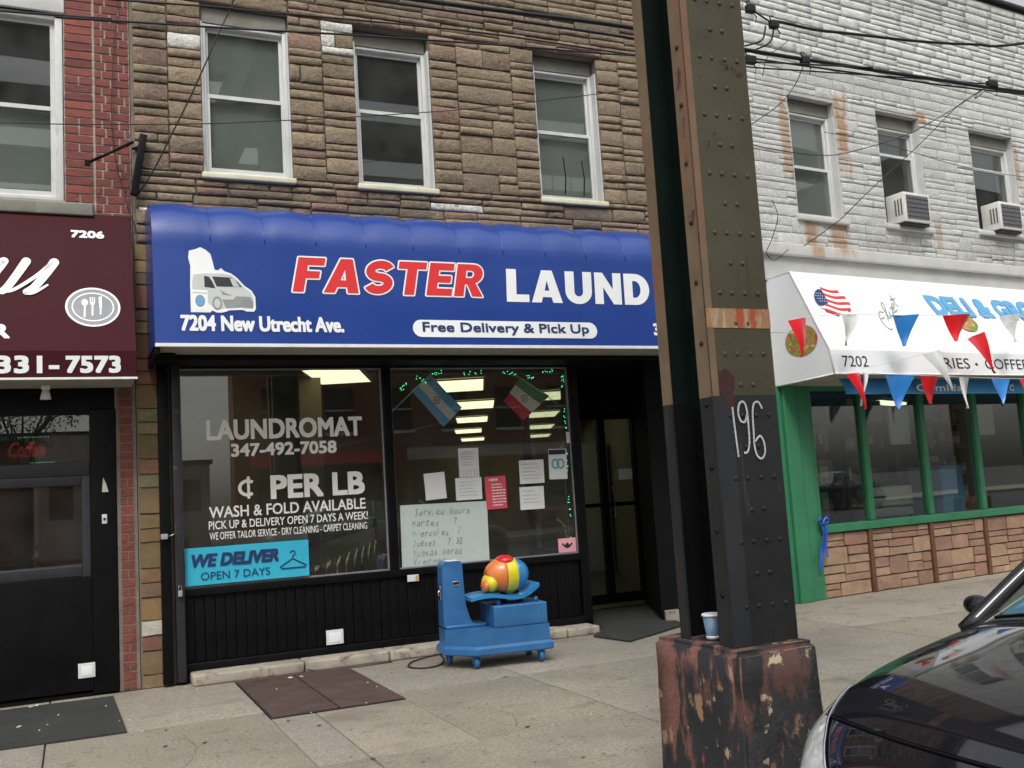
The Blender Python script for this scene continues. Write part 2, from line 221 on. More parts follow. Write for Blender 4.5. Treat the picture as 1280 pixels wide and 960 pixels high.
# ------------------------------------------------------------------ mesh helpers
BASE={}
def link(o): sc.collection.objects.link(o)
def thing(name,label,cat,loc=(0,0,0),rot=0,group=None,local=False):
    o=bpy.data.objects.new(name,None); link(o); o.location=loc; o.rotation_euler=(0,0,rot); o.empty_display_size=.1
    o['label']=label; o['category']=cat
    if group: o['group']=group
    BASE[o.name]=Vector((0,0,0)) if local else Vector(loc)
    return o
def tag(o,label,cat,group=None):
    o['label']=label; o['category']=cat
    if group: o['group']=group
    return o
class MB:
    def __init__(s): s.v=[]; s.f=[]; s.m=[]; s.sm=[]; s.cm=0
    def face(s,pts,sm=False):
        i=len(s.v); s.v+= [tuple(p) for p in pts]; s.f.append(tuple(range(i,i+len(pts)))); s.m.append(s.cm); s.sm.append(sm)
    def box(s,x0,x1,y0,y1,z0,z1,T=None):
        P=[Vector(p) for p in ((x0,y0,z0),(x1,y0,z0),(x1,y1,z0),(x0,y1,z0),(x0,y0,z1),(x1,y0,z1),(x1,y1,z1),(x0,y1,z1))]
        if T: P=[T@p for p in P]
        i=len(s.v); s.v+=[tuple(p) for p in P]
        for q in ((0,3,2,1),(4,5,6,7),(0,1,5,4),(1,2,6,5),(2,3,7,6),(3,0,4,7)): s.f.append(tuple(i+k for k in q)); s.m.append(s.cm); s.sm.append(False)
        return s
    def bbox(s,x0,x1,y0,y1,z0,z1,b=.006,T=None):   # box with chamfered edges
        bm=bmesh.new(); bmesh.ops.create_cube(bm,size=1)
        for v in bm.verts: v.co=Vector(((x0+x1)/2+v.co.x*(x1-x0),(y0+y1)/2+v.co.y*(y1-y0),(z0+z1)/2+v.co.z*(z1-z0)))
        bmesh.ops.bevel(bm,geom=bm.edges[:],offset=min(b,(x1-x0)*.4,(y1-y0)*.4,(z1-z0)*.4),segments=2,affect='EDGES',profile=.7)
        s.addbm(bm,T); return s
    def addbm(s,bm,T=None,sm=True):
        i=len(s.v); bm.verts.index_update()
        for v in bm.verts: s.v.append(tuple(T@v.co if T else v.co))
        for f in bm.faces: s.f.append(tuple(i+v.index for v in f.verts)); s.m.append(s.cm); s.sm.append(sm)
        bm.free()
    def prism(s,poly,ax,a0,a1):    # poly of 2D points extruded along axis index ax from a0 to a1
        def P(q,a):
            return (a,q[0],q[1]) if ax==0 else ((q[0],a,q[1]) if ax==1 else (q[0],q[1],a))
        n=len(poly); i=len(s.v); s.v+=[P(q,a0) for q in poly]+[P(q,a1) for q in poly]
        s.f.append(tuple(range(i,i+n))); s.f.append(tuple(range(i+2*n-1,i+n-1,-1))); s.m+=[s.cm]*2; s.sm+=[False]*2
        for k in range(n): s.f.append((i+k,i+n+k,i+n+(k+1)%n,i+(k+1)%n)); s.m.append(s.cm); s.sm.append(False)
        return s
    def grid(s,P,nu,nv,sm=True,closeu=False):
        i=len(s.v)
        for a in range(nu+1):
            for b in range(nv+1): s.v.append(tuple(P(a/nu,b/nv)))
        for a in range(nu):
            for b in range(nv):
                s.f.append((i+a*(nv+1)+b,i+(a+1)*(nv+1)+b,i+(a+1)*(nv+1)+b+1,i+a*(nv+1)+b+1)); s.m.append(s.cm); s.sm.append(sm)
        return s
    def tube(s,pts,r,n=6,cap=True,radii=None):
        pts=[Vector(p) for p in pts]; i=len(s.v); m=len(pts); ref=None
        for k,p in enumerate(pts):
            d=(pts[min(k+1,m-1)]-pts[max(k-1,0)]).normalized()
            if ref is None: ref=Vector((0,0,1)) if abs(d.z)<.9 else Vector((1,0,0))
            a=d.cross(ref).normalized(); b=d.cross(a).normalized(); ref=-b if False else ref
            rr=radii[k] if radii else r
            for q in range(n):
                t=2*PI*q/n; s.v.append(tuple(p+a*math.cos(t)*rr+b*math.sin(t)*rr))
        for k in range(m-1):
            for q in range(n): s.f.append((i+k*n+q,i+k*n+(q+1)%n,i+(k+1)*n+(q+1)%n,i+(k+1)*n+q)); s.m.append(s.cm); s.sm.append(True)
        if cap:
            s.f.append(tuple(i+q for q in range(n))); s.f.append(tuple(i+(m-1)*n+q for q in range(n-1,-1,-1))); s.m+=[s.cm]*2; s.sm+=[False]*2
        return s
    def lathe(s,prof,c,ax=2,n=20,sm=True):   # prof list of (r, h)
        i=len(s.v); c=Vector(c)
        for r,h in prof:
            for q in range(n):
                t=2*PI*q/n; a,b=math.cos(t)*r,math.sin(t)*r
                s.v.append(tuple(c+Vector(((a,b,h) if ax==2 else ((h,a,b) if ax==0 else (a,h,b))))))
        for k in range(len(prof)-1):
            for q in range(n): s.f.append((i+k*n+q,i+k*n+(q+1)%n,i+(k+1)*n+(q+1)%n,i+(k+1)*n+q)); s.m.append(s.cm); s.sm.append(sm)
        s.f.append(tuple(i+q for q in range(n))); s.f.append(tuple(i+(len(prof)-1)*n+q for q in range(n))); s.m+=[s.cm]*2; s.sm+=[False]*2
        return s
    def ell(s,c,r,n=16,m=10,T=None):
        bm=bmesh.new(); bmesh.ops.create_uvsphere(bm,u_segments=n,v_segments=m,radius=1)
        for v in bm.verts: v.co=Vector((c[0]+v.co.x*r[0],c[1]+v.co.y*r[1],c[2]+v.co.z*r[2]))
        s.addbm(bm,T); return s
    def build(s,name,mats,parent=None,label=None,kind=None,world=None):
        me=bpy.data.meshes.new(name); b=Vector((0,0,0))
        if parent is not None: b=BASE.get(parent.name,Vector((0,0,0)))
        if world is not None: b=Vector(world)
        me.from_pydata([tuple(Vector(v)-b) for v in s.v] if b.length else s.v,[],s.f)
        if not isinstance(mats,(list,tuple)): mats=[mats]
        for m_ in mats: me.materials.append(M[m_] if isinstance(m_,str) else m_)
        me.polygons.foreach_set('material_index',s.m); me.polygons.foreach_set('use_smooth',s.sm)
        bm=bmesh.new(); bm.from_mesh(me); bmesh.ops.recalc_face_normals(bm,faces=bm.faces[:]); bm.to_mesh(me); bm.free()
        me.update()
        o=bpy.data.objects.new(name,me); link(o)
        if parent is not None: o.parent=parent; BASE[o.name]=b
        else:
            o.location=b
        if label: o['label']=label
        if kind: o['kind']=kind
        return o
def part(name,parent,m,*boxes,b=0,label=None,kind=None):
    mb=MB()
    for q in boxes: (mb.bbox(*q,b=b) if b else mb.box(*q))
    return mb.build(name,m,parent,label=label,kind=kind)
def one(name,mb,m,label,cat,loc,group=None):
    o=mb.build(name,m,None,world=loc); return tag(o,label,cat,group)
def struct(name,mb,m,kind='structure'):
    o=mb.build(name,m); o['kind']=kind; return o
# text as flat print, fitted into a rectangle of a plane
_tc={}
def text_mesh(s,bold=0,shear=0,space=1.0,res=3):
    k=(s,bold,shear,space)
    if k in _tc: return _tc[k]
    c=bpy.data.curves.new('t','FONT'); c.body=s; c.offset=bold; c.shear=shear; c.space_character=space; c.resolution_u=res; c.fill_mode='FRONT'
    o=bpy.data.objects.new('t',c); link(o); dg=bpy.context.evaluated_depsgraph_get(); me=bpy.data.meshes.new_from_object(o.evaluated_get(dg))
    vs=[(v.co.x,v.co.y) for v in me.vertices]; fs=[tuple(p.vertices) for p in me.polygons]
    bpy.data.objects.remove(o); bpy.data.curves.remove(c); bpy.data.meshes.remove(me)
    _tc[k]=(vs,fs); return _tc[k]
def add_text(mb,s,P,x0,x1,h0,h1,off=0,bold=0,shear=0,space=1.0,fitv=None,dil=0):
    """P(x,h,off)->3D.  fits the glyphs of s in x0..x1, h0..h1"""
    vs_,fs=text_mesh(s,bold,shear,space); xs=[v[0] for v in vs_]; ys=[v[1] for v in vs_]
    a,b=min(xs),max(xs); c,d=(min(ys),max(ys)) if fitv is None else fitv
    shifts=[(0,0)]
    if dil: x0+=dil; x1-=dil; h0+=dil; h1-=dil; shifts=[(0,0)]+[(dil*u,dil*v) for u,v in ((1,1),(-1,1),(1,-1),(-1,-1),(1,0),(-1,0),(0,1),(0,-1))]+([(dil*.5*u,dil*.5*v) for u,v in ((1,1),(-1,1),(1,-1),(-1,-1))] if dil>.012 else [])
    for n_,(sx_,sy_) in enumerate(shifts):
        i=len(mb.v)
        for x,y in vs_: mb.v.append(tuple(P(x0+(x-a)/(b-a)*(x1-x0)+sx_,h0+(y-c)/(d-c)*(h1-h0)+sy_,off+n_*.00012)))
        for f in fs: mb.f.append(tuple(i+k for k in f)); mb.m.append(mb.cm); mb.sm.append(False)
def ribbon(mb,pts,w,P,off=0,widths=None):
    n=len(pts); i=len(mb.v)
    for k,(x,y) in enumerate(pts):
        a=pts[max(k-1,0)]; b=pts[min(k+1,n-1)]; dx,dy=b[0]-a[0],b[1]-a[1]; l=math.hypot(dx,dy) or 1
        ww=(widths[k] if widths else w)/2; nx,ny=-dy/l*ww,dx/l*ww
        mb.v.append(tuple(P(x+nx,y+ny,off))); mb.v.append(tuple(P(x-nx,y-ny,off)))
    for k in range(n-1): mb.f.append((i+2*k,i+2*k+1,i+2*k+3,i+2*k+2)); mb.m.append(mb.cm); mb.sm.append(False)
def poly(mb,pts,P,off=0): mb.face([P(x,y,off) for x,y in pts])
def ellp(cx,cy,rx,ry,n=32,rot=0):
    o=[]
    for k in range(n):
        t=2*PI*k/n; x,y=math.cos(t)*rx,math.sin(t)*ry; o.append((cx+x*math.cos(rot)-y*math.sin(rot),cy+x*math.sin(rot)+y*math.cos(rot)))
    return o
def ring(mb,cx,cy,rx,ry,w,P,off=0,n=40):
    pts=ellp(cx,cy,rx,ry,n); pts.append(pts[0]); ribbon(mb,pts,w,P,off)
def spline(pts,n=6):
    pts=[Vector(p) for p in pts]; out=[]
    for k in range(len(pts)-1):
        p0=pts[max(k-1,0)];p1=pts[k];p2=pts[k+1];p3=pts[min(k+2,len(pts)-1)]
        for q in range(n):
            t=q/n; out.append(.5*((2*p1)+(p2-p0)*t+(2*p0-5*p1+4*p2-p3)*t*t+(3*p1-p0-3*p2+p3)*t**3))
    out.append(pts[-1]); return out
def arc(cx,cy,rx,ry,a0,a1,n=10): return [(cx+rx*math.cos(R(a0+(a1-a0)*k/n)),cy+ry*math.sin(R(a0+(a1-a0)*k/n))) for k in range(n+1)]
def _S():
    c=arc(.385,.69,.255,.19,20,270,16)[:-1]+arc(.385,.31,.255,.19,90,-160,16); n=len(c); L_=[];R_=[]
    for k,(x,y) in enumerate(c):
        a=c[max(k-1,0)]; b=c[min(k+1,n-1)]; dx,dy=b[0]-a[0],b[1]-a[1]; l=math.hypot(dx,dy); L_.append((x-dy/l*.12,y+dx/l*.12)); R_.append((x+dy/l*.12,y-dx/l*.12))
    return L_+R_[::-1]
GL={'F':(.68,[[(0,0),(0,1),(.68,1),(.68,.78),(.27,.78),(.27,.61),(.60,.61),(.60,.40),(.27,.40),(.27,0)]]),
'A':(.90,[[(0,0),(.30,1),(.61,1),(.90,0),(.62,0),(.575,.17),(.325,.17),(.28,0)],[(.38,.37),(.52,.37),(.45,.68)]]),
'S':(.77,[_S()]),
'T':(.76,[[(.245,0),(.245,.78),(0,.78),(0,1),(.76,1),(.76,.78),(.515,.78),(.515,0)]]),
'E':(.68,[[(0,0),(0,1),(.68,1),(.68,.78),(.27,.78),(.27,.61),(.63,.61),(.63,.40),(.27,.40),(.27,.22),(.70,.22),(.70,0)]]),
'R':(.80,[[(0,0),(0,1),(.45,1)]+arc(.47,.70,.28,.30,90,-70,10)+[(.82,0),(.52,0),(.34,.37),(.27,.37),(.27,0)],[(.27,.57),(.40,.57)]+arc(.40,.685,.10,.115,-90,90,8)+[(.27,.80)]]),
'L':(.62,[[(0,0),(0,1),(.28,1),(.28,.23),(.64,.23),(.64,0)]]),
'U':(.80,[[(0,1),(0,.40)]+arc(.40,.38,.40,.40,180,360,14)+[(.80,1),(.53,1),(.53,.40)]+arc(.40,.37,.13,.15,0,-180,10)+[(.27,1)]]),
'N':(.82,[[(0,0),(0,1),(.25,1),(.56,.47),(.56,1),(.82,1),(.82,0),(.57,0),(.26,.53),(.26,0)]]),
'D':(.80,[[(0,0),(0,1),(.36,1)]+arc(.36,.5,.44,.5,90,-90,16),[(.27,.23),(.33,.23)]+arc(.34,.5,.18,.27,-90,90,12)+[(.27,.77)]]),
'Y':(.86,[[(.295,0),(.295,.40),(0,1),(.30,1),(.43,.66),(.56,1),(.86,1),(.565,.40),(.565,0)]])}
def glyph_text(mb,s,P,x0,x1,h0,h1,off=0,shear=0,gap=.10,grow=0):
    c=bpy.data.curves.new('g','CURVE'); c.dimensions='2D'; c.fill_mode='BOTH'; x=0
    for ch in s:
        w_,cs_=GL[ch]
        for q in cs_:
            sp=c.splines.new('POLY'); sp.points.add(len(q)-1); sp.use_cyclic_u=True
            for k,(a,b) in enumerate(q): sp.points[k].co=(x+a+shear*b,b,0,1)
        x+=w_+gap
    o=bpy.data.objects.new('g',c); link(o); me=bpy.data.meshes.new_from_object(o.evaluated_get(bpy.context.evaluated_depsgraph_get()))
    vs_=[(v.co.x,v.co.y) for v in me.vertices]; fs=[tuple(p.vertices) for p in me.polygons]; bpy.data.objects.remove(o); bpy.data.curves.remove(c); bpy.data.meshes.remove(me)
    a=min(v[0] for v in vs_); b=max(v[0] for v in vs_)
    sh=[(0,0)]+([(grow*math.cos(k*PI/6),grow*math.sin(k*PI/6)) for k in range(12)] if grow else [])
    for n_,(u,v) in enumerate(sh):
        i=len(mb.v)
        for X,Y in vs_: mb.v.append(tuple(P(x0+(X-a)/(b-a)*(x1-x0)+u,h0+Y*(h1-h0)+v,off+n_*.0001)))
        for f in fs: mb.f.append(tuple(i+k for k in f)); mb.m.append(mb.cm); mb.sm.append(False)
PLANE=lambda y:(lambda x,h,off:(x,y-off,h))     # vertical plane facing -Y

# ------------------------------------------------------------------ wall pieces (stones, bricks)
def rock_variants(n,amp,edge,seed,nu=4,nv=3):
    out=[]; rnd=random.Random(seed)
    for k in range(n):
        v=[];f=[];mb=MB(); ph=rnd.uniform(0,90)
        xs=[-.5]+[-.5+ (i+rnd.uniform(-.18,.18))/nu for i in range(1,nu)]+[.5]
        zs=[-.5]+[-.5+ (j+rnd.uniform(-.2,.2))/nv for j in range(1,nv)]+[.5]
        for i in range(nu+1):
            for j in range(nv+1):
                bord=(i in(0,nu)) or (j in (0,nv))
                h=edge+rnd.uniform(0,.12) if bord else edge+rnd.uniform(.25,1.0)*amp+.35*noise.noise(Vector((i*.7+ph,j*.9,k)))*amp
                jx=rnd.uniform(-.012,.012) if i in(0,nu) else 0; jz=rnd.uniform(-.035,.035) if j in(0,nv) else 0
                v.append((xs[i]*.985+jx,-h,zs[j]*.94+jz))
        for i in range(nu):
            for j in range(nv):
                a=i*(nv+1)+j; f.append((a,a+nv+1,a+nv+2,a+1))
        def idx(i,j): return i*(nv+1)+j
        loop=[idx(i,0) for i in range(nu+1)]+[idx(nu,j) for j in range(1,nv+1)]+[idx(i,nv) for i in range(nu-1,-1,-1)]+[idx(0,j) for j in range(nv-1,0,-1)]
        base=len(v)
        for q in loop: v.append((v[q][0],0.0,v[q][2]))
        m=len(loop)
        for q in range(m): f.append((loop[q],base+q,base+(q+1)%m,loop[(q+1)%m]))
        out.append((v,f))
    return out
def piece_meshes(vars_,name,m):
    r=[]
    for v,f in vars_:
        me=bpy.data.meshes.new(name); me.from_pydata(v,[],f); me.materials.append(M[m])
        bm=bmesh.new(); bm.from_mesh(me); bmesh.ops.recalc_face_normals(bm,faces=bm.faces[:]); bm.to_mesh(me); bm.free(); me.polygons.foreach_set('use_smooth',[q.normal.y<-.02 and len(v)>20 for q in me.polygons]); r.append(me)
    return r
def lay(pieces,parent,name,vars_,m,depth,seed,limit=300,wx=None,yoff=0,mats=None):
    """pieces: (x0,x1,z0,z1,colour[,matname]); nearest/largest become objects"""
    rnd=random.Random(seed); base=BASE[parent.name] if parent.name in BASE else Vector((0,0,0))
    wx=wx or (lambda x:(x,0))
    def size(p):
        X,Y=wx((p[0]+p[1])/2); return (p[1]-p[0])*(p[3]-p[2])/(X*X+(Y+8)**2)*(1 if p[3]<6 else .2)
    ps=sorted(pieces,key=lambda p:-size(p)); cache={}
    rest={}
    for k,p in enumerate(ps):
        mm=p[5] if len(p)>5 else m; cx,cz=(p[0]+p[1])/2,(p[2]+p[3])/2; w_,h_=p[1]-p[0],p[3]-p[2]; dd=depth*rnd.uniform(.7,1.3)
        vi=rnd.randrange(len(vars_)); fl=rnd.choice((-1,1))
        if k<limit:
            if (mm) not in cache: cache[mm]=piece_meshes(vars_,name,mm)
            o=bpy.data.objects.new(name,cache[mm][vi]); link(o); o.parent=parent
            o.location=(cx-base.x,yoff-base.y,cz-base.z); o.scale=(w_*fl,dd,h_); o.color=(*p[4],1)
        else:
            key=(mm,tuple(round(c*12)/12 for c in p[4])); rest.setdefault(mm,[]).append((p,vi,fl,dd))
    for mm,lst in rest.items():
        mb=MB(); ac=[sum(q[0][4][i] for q in lst)/len(lst) for i in range(3)]
        for p,vi,fl,dd in lst:
            v,f=vars_[vi]; i=len(mb.v)
            for a in v: mb.v.append(((p[0]+p[1])/2+a[0]*(p[1]-p[0])*fl,yoff+a[1]*dd,(p[2]+p[3])/2+a[2]*(p[3]-p[2])))
            for q in f: mb.f.append(tuple(i+t for t in q)); mb.m.append(0); mb.sm.append(len(v)>20)
        o=mb.build('far_'+name+'s',mm,parent,kind='stuff'); o.color=(*ac,1)
ROCK=rock_variants(12,.50,.62,3); FLAT=rock_variants(6,.12,.55,5,2,2); SOFT=rock_variants(12,.6,.30,8)
def cut(holes,x0,x1,z0,z1):
    """rows: is this rectangle free of the holes"""
    for a,b,c,d in holes:
        if x1>a+.004 and x0<b-.004 and z1>c+.004 and z0<d-.004: return False
    return True

# ================================================================== ground
mb=MB(); mb.box(-400,400,-400,400,-.9,-.165); struct('ground',mb,'asphalt')
mb=MB(); mb.box(-60,60,-18.7,-5.36,-.164,-.14); struct('road',mb,'asphalt')
CURB_Y=-5.2
sw=struct('sidewalk',MB().box(-20,30,CURB_Y,-.02,-.16,-.018).box(6.43,30,-.02,2.0,-.16,-.018),'joint'); BASE[sw.name]=Vector((0,0,0))
mb=MB()
rnd=random.Random(4)
slab_me={}
def slab(x0,x1,y0,y1,dz):
    k=(round(x1-x0,3),round(y1-y0,3))
    if k not in slab_me:
        q=MB(); a,b=(x1-x0)/2,(y1-y0)/2; q.bbox(-a,a,-b,b,-.03,0,b=.006)
        o=q.build('slab','slab_concrete',sw); slab_me[k]=o.data
    else:
        o=bpy.data.objects.new('slab',slab_me[k]); link(o); o.parent=sw
    o.location=((x0+x1)/2,(y0+y1)/2,dz); k_=rnd.uniform(.90,1.10); o.color=(.285*k_,.255*k_,.200*k_*rnd.uniform(.97,1.05),1)
ys=[-.03,-1.50,-3.0,-4.5,CURB_Y+.01]
HX0,HX1,HY0,HY1=1.09,1.945,-1.74,-.27     # cellar hatch
for i in range(-8,13):
    x0=1.36+1.52*i; x1=x0+1.52
    for j in range(len(ys)-1):
        y1,y0=ys[j],ys[j+1]; dz=rnd.uniform(-.002,.002)
        g=.004
        if i in(-1,0) and j in (0,1):     # slabs cut round the hatch
            hx0,hx1=(max(x0+g,HX0),min(x1-g,HX1))
            hy0,hy1=(max(y0+g,HY0),min(y1-g,HY1))
            if i==-1: slab(x0+g,HX0-.004,y0+g,y1-g,dz)
            else: slab(HX1+.004,x1-g,y0+g,y1-g,dz)
            if y1-g>hy1+.02: slab(hx0,hx1,hy1+.004,y1-g,dz)
            if y0+g<hy0-.02: slab(hx0,hx1,y0+g,hy0-.004,dz)
        else: slab(x0+g,x1-g,y0+g,y1-g,dz)
for i in range(3,13): slab(1.36+1.52*i+.004,2.88+1.52*i-.004,-.026,1.45,0)
mb=MB()
for i in range(-8,13): mb.bbox(1.36+1.52*i+.004,1.36+1.52*(i+1)-.004,CURB_Y-.15,CURB_Y,-.35,-.002,b=.02)
struct('curb',mb,'curb_concrete')
mb=MB(); mb.box(-60,60,-23,-18.7,-.2,0); struct('far_sidewalk',mb,'concrete')

# ================================================================== helpers for buildings
def wall_boxes(mb,x0,x1,z0,z1,holes,y0,y1):
    xs=sorted({x0,x1,*[h[0] for h in holes],*[h[1] for h in holes]}); xs=[x for x in xs if x0<=x<=x1]
    for a,b in zip(xs,xs[1:]):
        hs=sorted([(h[2],h[3]) for h in holes if h[0]<b-1e-6 and h[1]>a+1e-6]); z=z0
        for c,d in hs:
            if c>z: mb.box(a,b,y0,y1,z,c)
            z=max(z,d)
        if z<z1: mb.box(a,b,y0,y1,z,z1)
def ashlar(x0,x1,z0,z1,rnd,cols,row=(.15,.19),wid=(.26,.58),pal=None,gap=.006,thin=.6):
    out=[]; z=z0
    while z<z1-.03:
        h=min(rnd.uniform(*row),z1-z)
        if z1-(z+h)<.07: h=z1-z
        x=x0
        while x<x1-.03:
            w_=min(rnd.uniform(*wid),x1-x)
            if x1-(x+w_)<.14: w_=x1-x
            t=rnd.random()
            if h>.12 and t<thin:
                s=h*rnd.uniform(.38,.62)
                for a,b in ((z,z+s),(z+s,z+h)):
                    if rnd.random()<.25 and w_>.35:
                        q=x+w_*rnd.uniform(.35,.65); out+= [(x,q-gap,a,b-gap,cols(rnd)),(q,x+w_-gap,a,b-gap,cols(rnd))]
                    else: out.append((x,x+w_-gap,a,b-gap,cols(rnd)))
            else: out.append((x,x+w_-gap,z,z+h-gap,cols(rnd)))
            x+=w_
        z+=h
    return out
def stack(x0,x1,z0,z1,rnd,cols,hs=(.07,.145),gap=.006,split=.12):
    out=[]; z=z0; k=rnd.randrange(3)
    while z<z1-.02:
        h=hs[0]*rnd.uniform(.9,1.15) if k%3 else hs[1]*rnd.uniform(.9,1.1); k+=1
        h=min(h,z1-z)
        if z1-(z+h)<.04: h=z1-z
        if rnd.random()<split and x1-x0>.25:
            q=x0+(x1-x0)*rnd.uniform(.3,.7); out+=[(x0,q-gap,z,z+h-gap,cols(rnd)),(q,x1-gap,z,z+h-gap,cols(rnd))]
        else: out.append((x0,x1-gap,z,z+h-gap,cols(rnd)))
        z+=h
    return out
def brown(r):
    c=r.choice([(.225,.175,.118),(.21,.165,.108),(.225,.175,.112),(.195,.152,.105),(.215,.158,.108),(.225,.165,.115),(.23,.152,.112),(.205,.162,.108),(.235,.185,.12),(.225,.178,.116)])
    k=r.uniform(.98,1.28)
    if r.random()<.018: return (.62,.62,.57)
    return tuple(a*k for a in c)
def window(parent,x0,x1,z0,z1,y,mid,frame='white_frame',blind=None,blind_z=(0,1),head=0,fw_=.034,sw_=.024):
    """double hung window in an opening; parts: frame > sash, pane ; blind"""
    if head:
        part('head_panel',parent,'panning',(x0,x1,y-.045,y+.02,z1-head,z1),label='weathered metal panel above the sash')
        z1-=head+.003
    mb=MB(); mb.bbox(x0,x0+fw_,y-.04,y+.06,z0,z1,b=.008); mb.bbox(x1-fw_,x1,y-.04,y+.06,z0,z1,b=.008); mb.bbox(x0+fw_,x1-fw_,y-.037,y+.057,z1-fw_*.8,z1,b=.008); mb.bbox(x0+fw_,x1-fw_,y-.037,y+.057,z0,z0+fw_*.7,b=.008)
    if y>.06: mb.box(x1-.004,x1+.009,.004,y+.05,z0-.008,z1); mb.box(x0-.009,x0+.004,.004,y+.05,z0-.008,z1)
    fr=mb.build('window',frame,parent)
    BASE[fr.name]=BASE[parent.name]
    zb,zt=z0+fw_*.7,z1-fw_*.8; a,b=x0+fw_,x1-fw_
    for (c,d,yy) in ((mid,zt,y+.015),(zb,mid+.03,y-.012)):
        s=sw_; mb=MB(); mb.box(a,a+s,yy-.012,yy+.012,c,d).box(b-s,b,yy-.012,yy+.012,c,d).box(a+s,b-s,yy-.014,yy+.010,c,c+.036).box(a+s,b-s,yy-.013,yy+.011,d-.032,d)
        mb.build('sash',frame,fr)
        MB().box(a+s,b-s,yy-.003,yy+.003,c+.036,d-.032).build('pane','glass2',fr)
    if blind:
        zc=zb+(zt-zb)*blind_z[0]; zd=zb+(zt-zb)*blind_z[1]
        MB().grid(lambda u,v:(a+u*(b-a),y+.045+.003*math.sin(u*9),zc+v*(zd-zc)),8,1).build('blind',blind,fr)
    return fr

# ================================================================== laundromat building (centre)
LB=thing('laundromat_building','two storey brown rock faced stone building with a blue awning over its black shopfront','building',(3.5,0,0))
UPZ0,TOP=2.62,7.5; LX0,LX1=.452,6.25
WN=[(1.0,1.72,4.0,5.45),(2.29,2.99,4.0,5.45),(4.04,4.72,4.0,5.45)]
mb=MB(); wall_boxes(mb,LX0,LX1,UPZ0,TOP,WN,0,.3); mb.box(LX0,.70,0.0,.3,0,UPZ0); mb.box(6.2,LX1,.0,.3,0,UPZ0)
mb.build('wall','mortar',LB)
def shell(mb,x0,x1,y0,dep,z0,z1,k=.407,w_=.12):
    e=k*dep
    mb.prism([(x0,y0),(x0+w_,y0),(x0+w_+e,y0+dep),(x0+e,y0+dep)],2,z0,z1); mb.prism([(x1-w_,y0),(x1,y0),(x1+e,y0+dep),(x1-w_+e,y0+dep)],2,z0,z1); mb.prism([(x0+e,y0+dep),(x1+e,y0+dep),(x1+e+.05,y0+dep+.15),(x0+e+.05,y0+dep+.15)],2,z0,z1)
def skew(x0,x1,y0,dep,k=.407): return [(x0,y0),(x1,y0),(x1+k*dep,y0+dep),(x0+k*dep,y0+dep)]
mb=MB(); shell(mb,.46,6.24,.3,15.2,0,TOP-.02); mb.build('rear_walls','mortar',LB)
MB().prism(skew(.46,6.24,.0,15.5),2,TOP,TOP+.1).build('roof','roof_tar',LB)
part('cornice',LB,'white_frame',(.46,6.24,-.18,0,TOP-.25,TOP+.12),b=.03)
mb=MB(); mb.prism(skew(.6,6.1,.32,15),2,2.72,2.9); mb.build('upper_floor','dark_room',LB)
mb=MB(); mb.prism(skew(.62,6.1,3.6,.1),2,2.95,TOP-.1); mb.build('upper_partition','dark_room',LB)
rnd=random.Random(21); P=[]
def pier(x0,x1,n,z0=4.0,z1=5.45):
    w_=(x1-x0)/n
    for k in range(n): P.extend(stack(x0+k*w_,x0+(k+1)*w_,z0,z1,rnd,brown))
pier(.475,1.0,2); pier(1.72,2.29,2)
P+=stack(2.99,3.25,4.0,5.45,rnd,brown)+ashlar(3.25,3.80,4.0,5.45,rnd,brown,wid=(.2,.5))+stack(3.80,4.04,4.0,5.45,rnd,brown)
pier(4.72,5.22,2); P+=ashlar(5.22,LX1-.02,4.0,5.45,rnd,brown)
P+=ashlar(.475,LX1-.02,3.40,3.94,rnd,brown,row=(.12,.16),wid=(.25,.55),thin=.8)
P+=ashlar(.475,LX1-.02,5.46,7.2,rnd,brown,row=(.12,.16),wid=(.25,.55),thin=.8)
P+=[(a-.04,b+.03,3.945,3.995,(.32,.27,.17)) for a,b,_,_ in ()]
P+=[(1.62,1.95,3.42,3.5,(.6,.6,.55)),(2.98,3.3,3.95-.55,3.47,(.55,.55,.5))][:0]
P=[p if not(1.9<(p[0]+p[1])/2<2.2 and 5.3<(p[2]+p[3])/2<5.46) else (*p[:4],(.62,.62,.57)) for p in P]
x=.475
segs=[]; prev=.475
fill=[(.475,1.0),(1.72,2.29),(2.99,4.04),(4.72,LX1-.02)]
for a,b in fill: P+=ashlar(a,b,3.945,3.995,rnd,brown,row=(.05,.05),wid=(.2,.4),thin=0)
lay(P,LB,'stone',ROCK,'stone',.036,5)
# pier of flat stones beside the shopfront
P=stack(.46,.665,.0,3.39,rnd,lambda r:tuple(c*r.uniform(.8,1.15) for c in r.choice([(.20,.125,.065),(.17,.10,.055),(.22,.15,.08),(.19,.105,.06)])),hs=(.10,.19),split=.15)
P=[p if not(.42<(p[2]+p[3])/2<.56) else (*p[:4],(.42,.40,.34)) for p in P]
lay(P,LB,'pier_stone',FLAT,'flat_stone',.03,6)
for (a,b,c,d),bl,md in zip(WN,('blind',None,'blind'),(4.67,4.70,4.68)):
    window(LB,a+.01,b-.01,c+.01,d-.01,.075 if a<2 else .125,md,frame='white_frame',blind=bl,blind_z=((0,1) if a<2 else (0.0,1)),head=.13)
    part('sill',LB,'cream_frame',(a-.02,b+.02,-.055,.02,c-.05,c),b=.012)
o=MB().tube([(4.50,.0,4.05),(4.50,-.03,4.22),(4.50,0,4.40)],.006).build('guard_bar','black',LB)
MB().tube([(4.30,.0,4.06),(4.30,-.03,4.22),(4.30,0,4.42)],.006).build('guard_bar','black',LB)
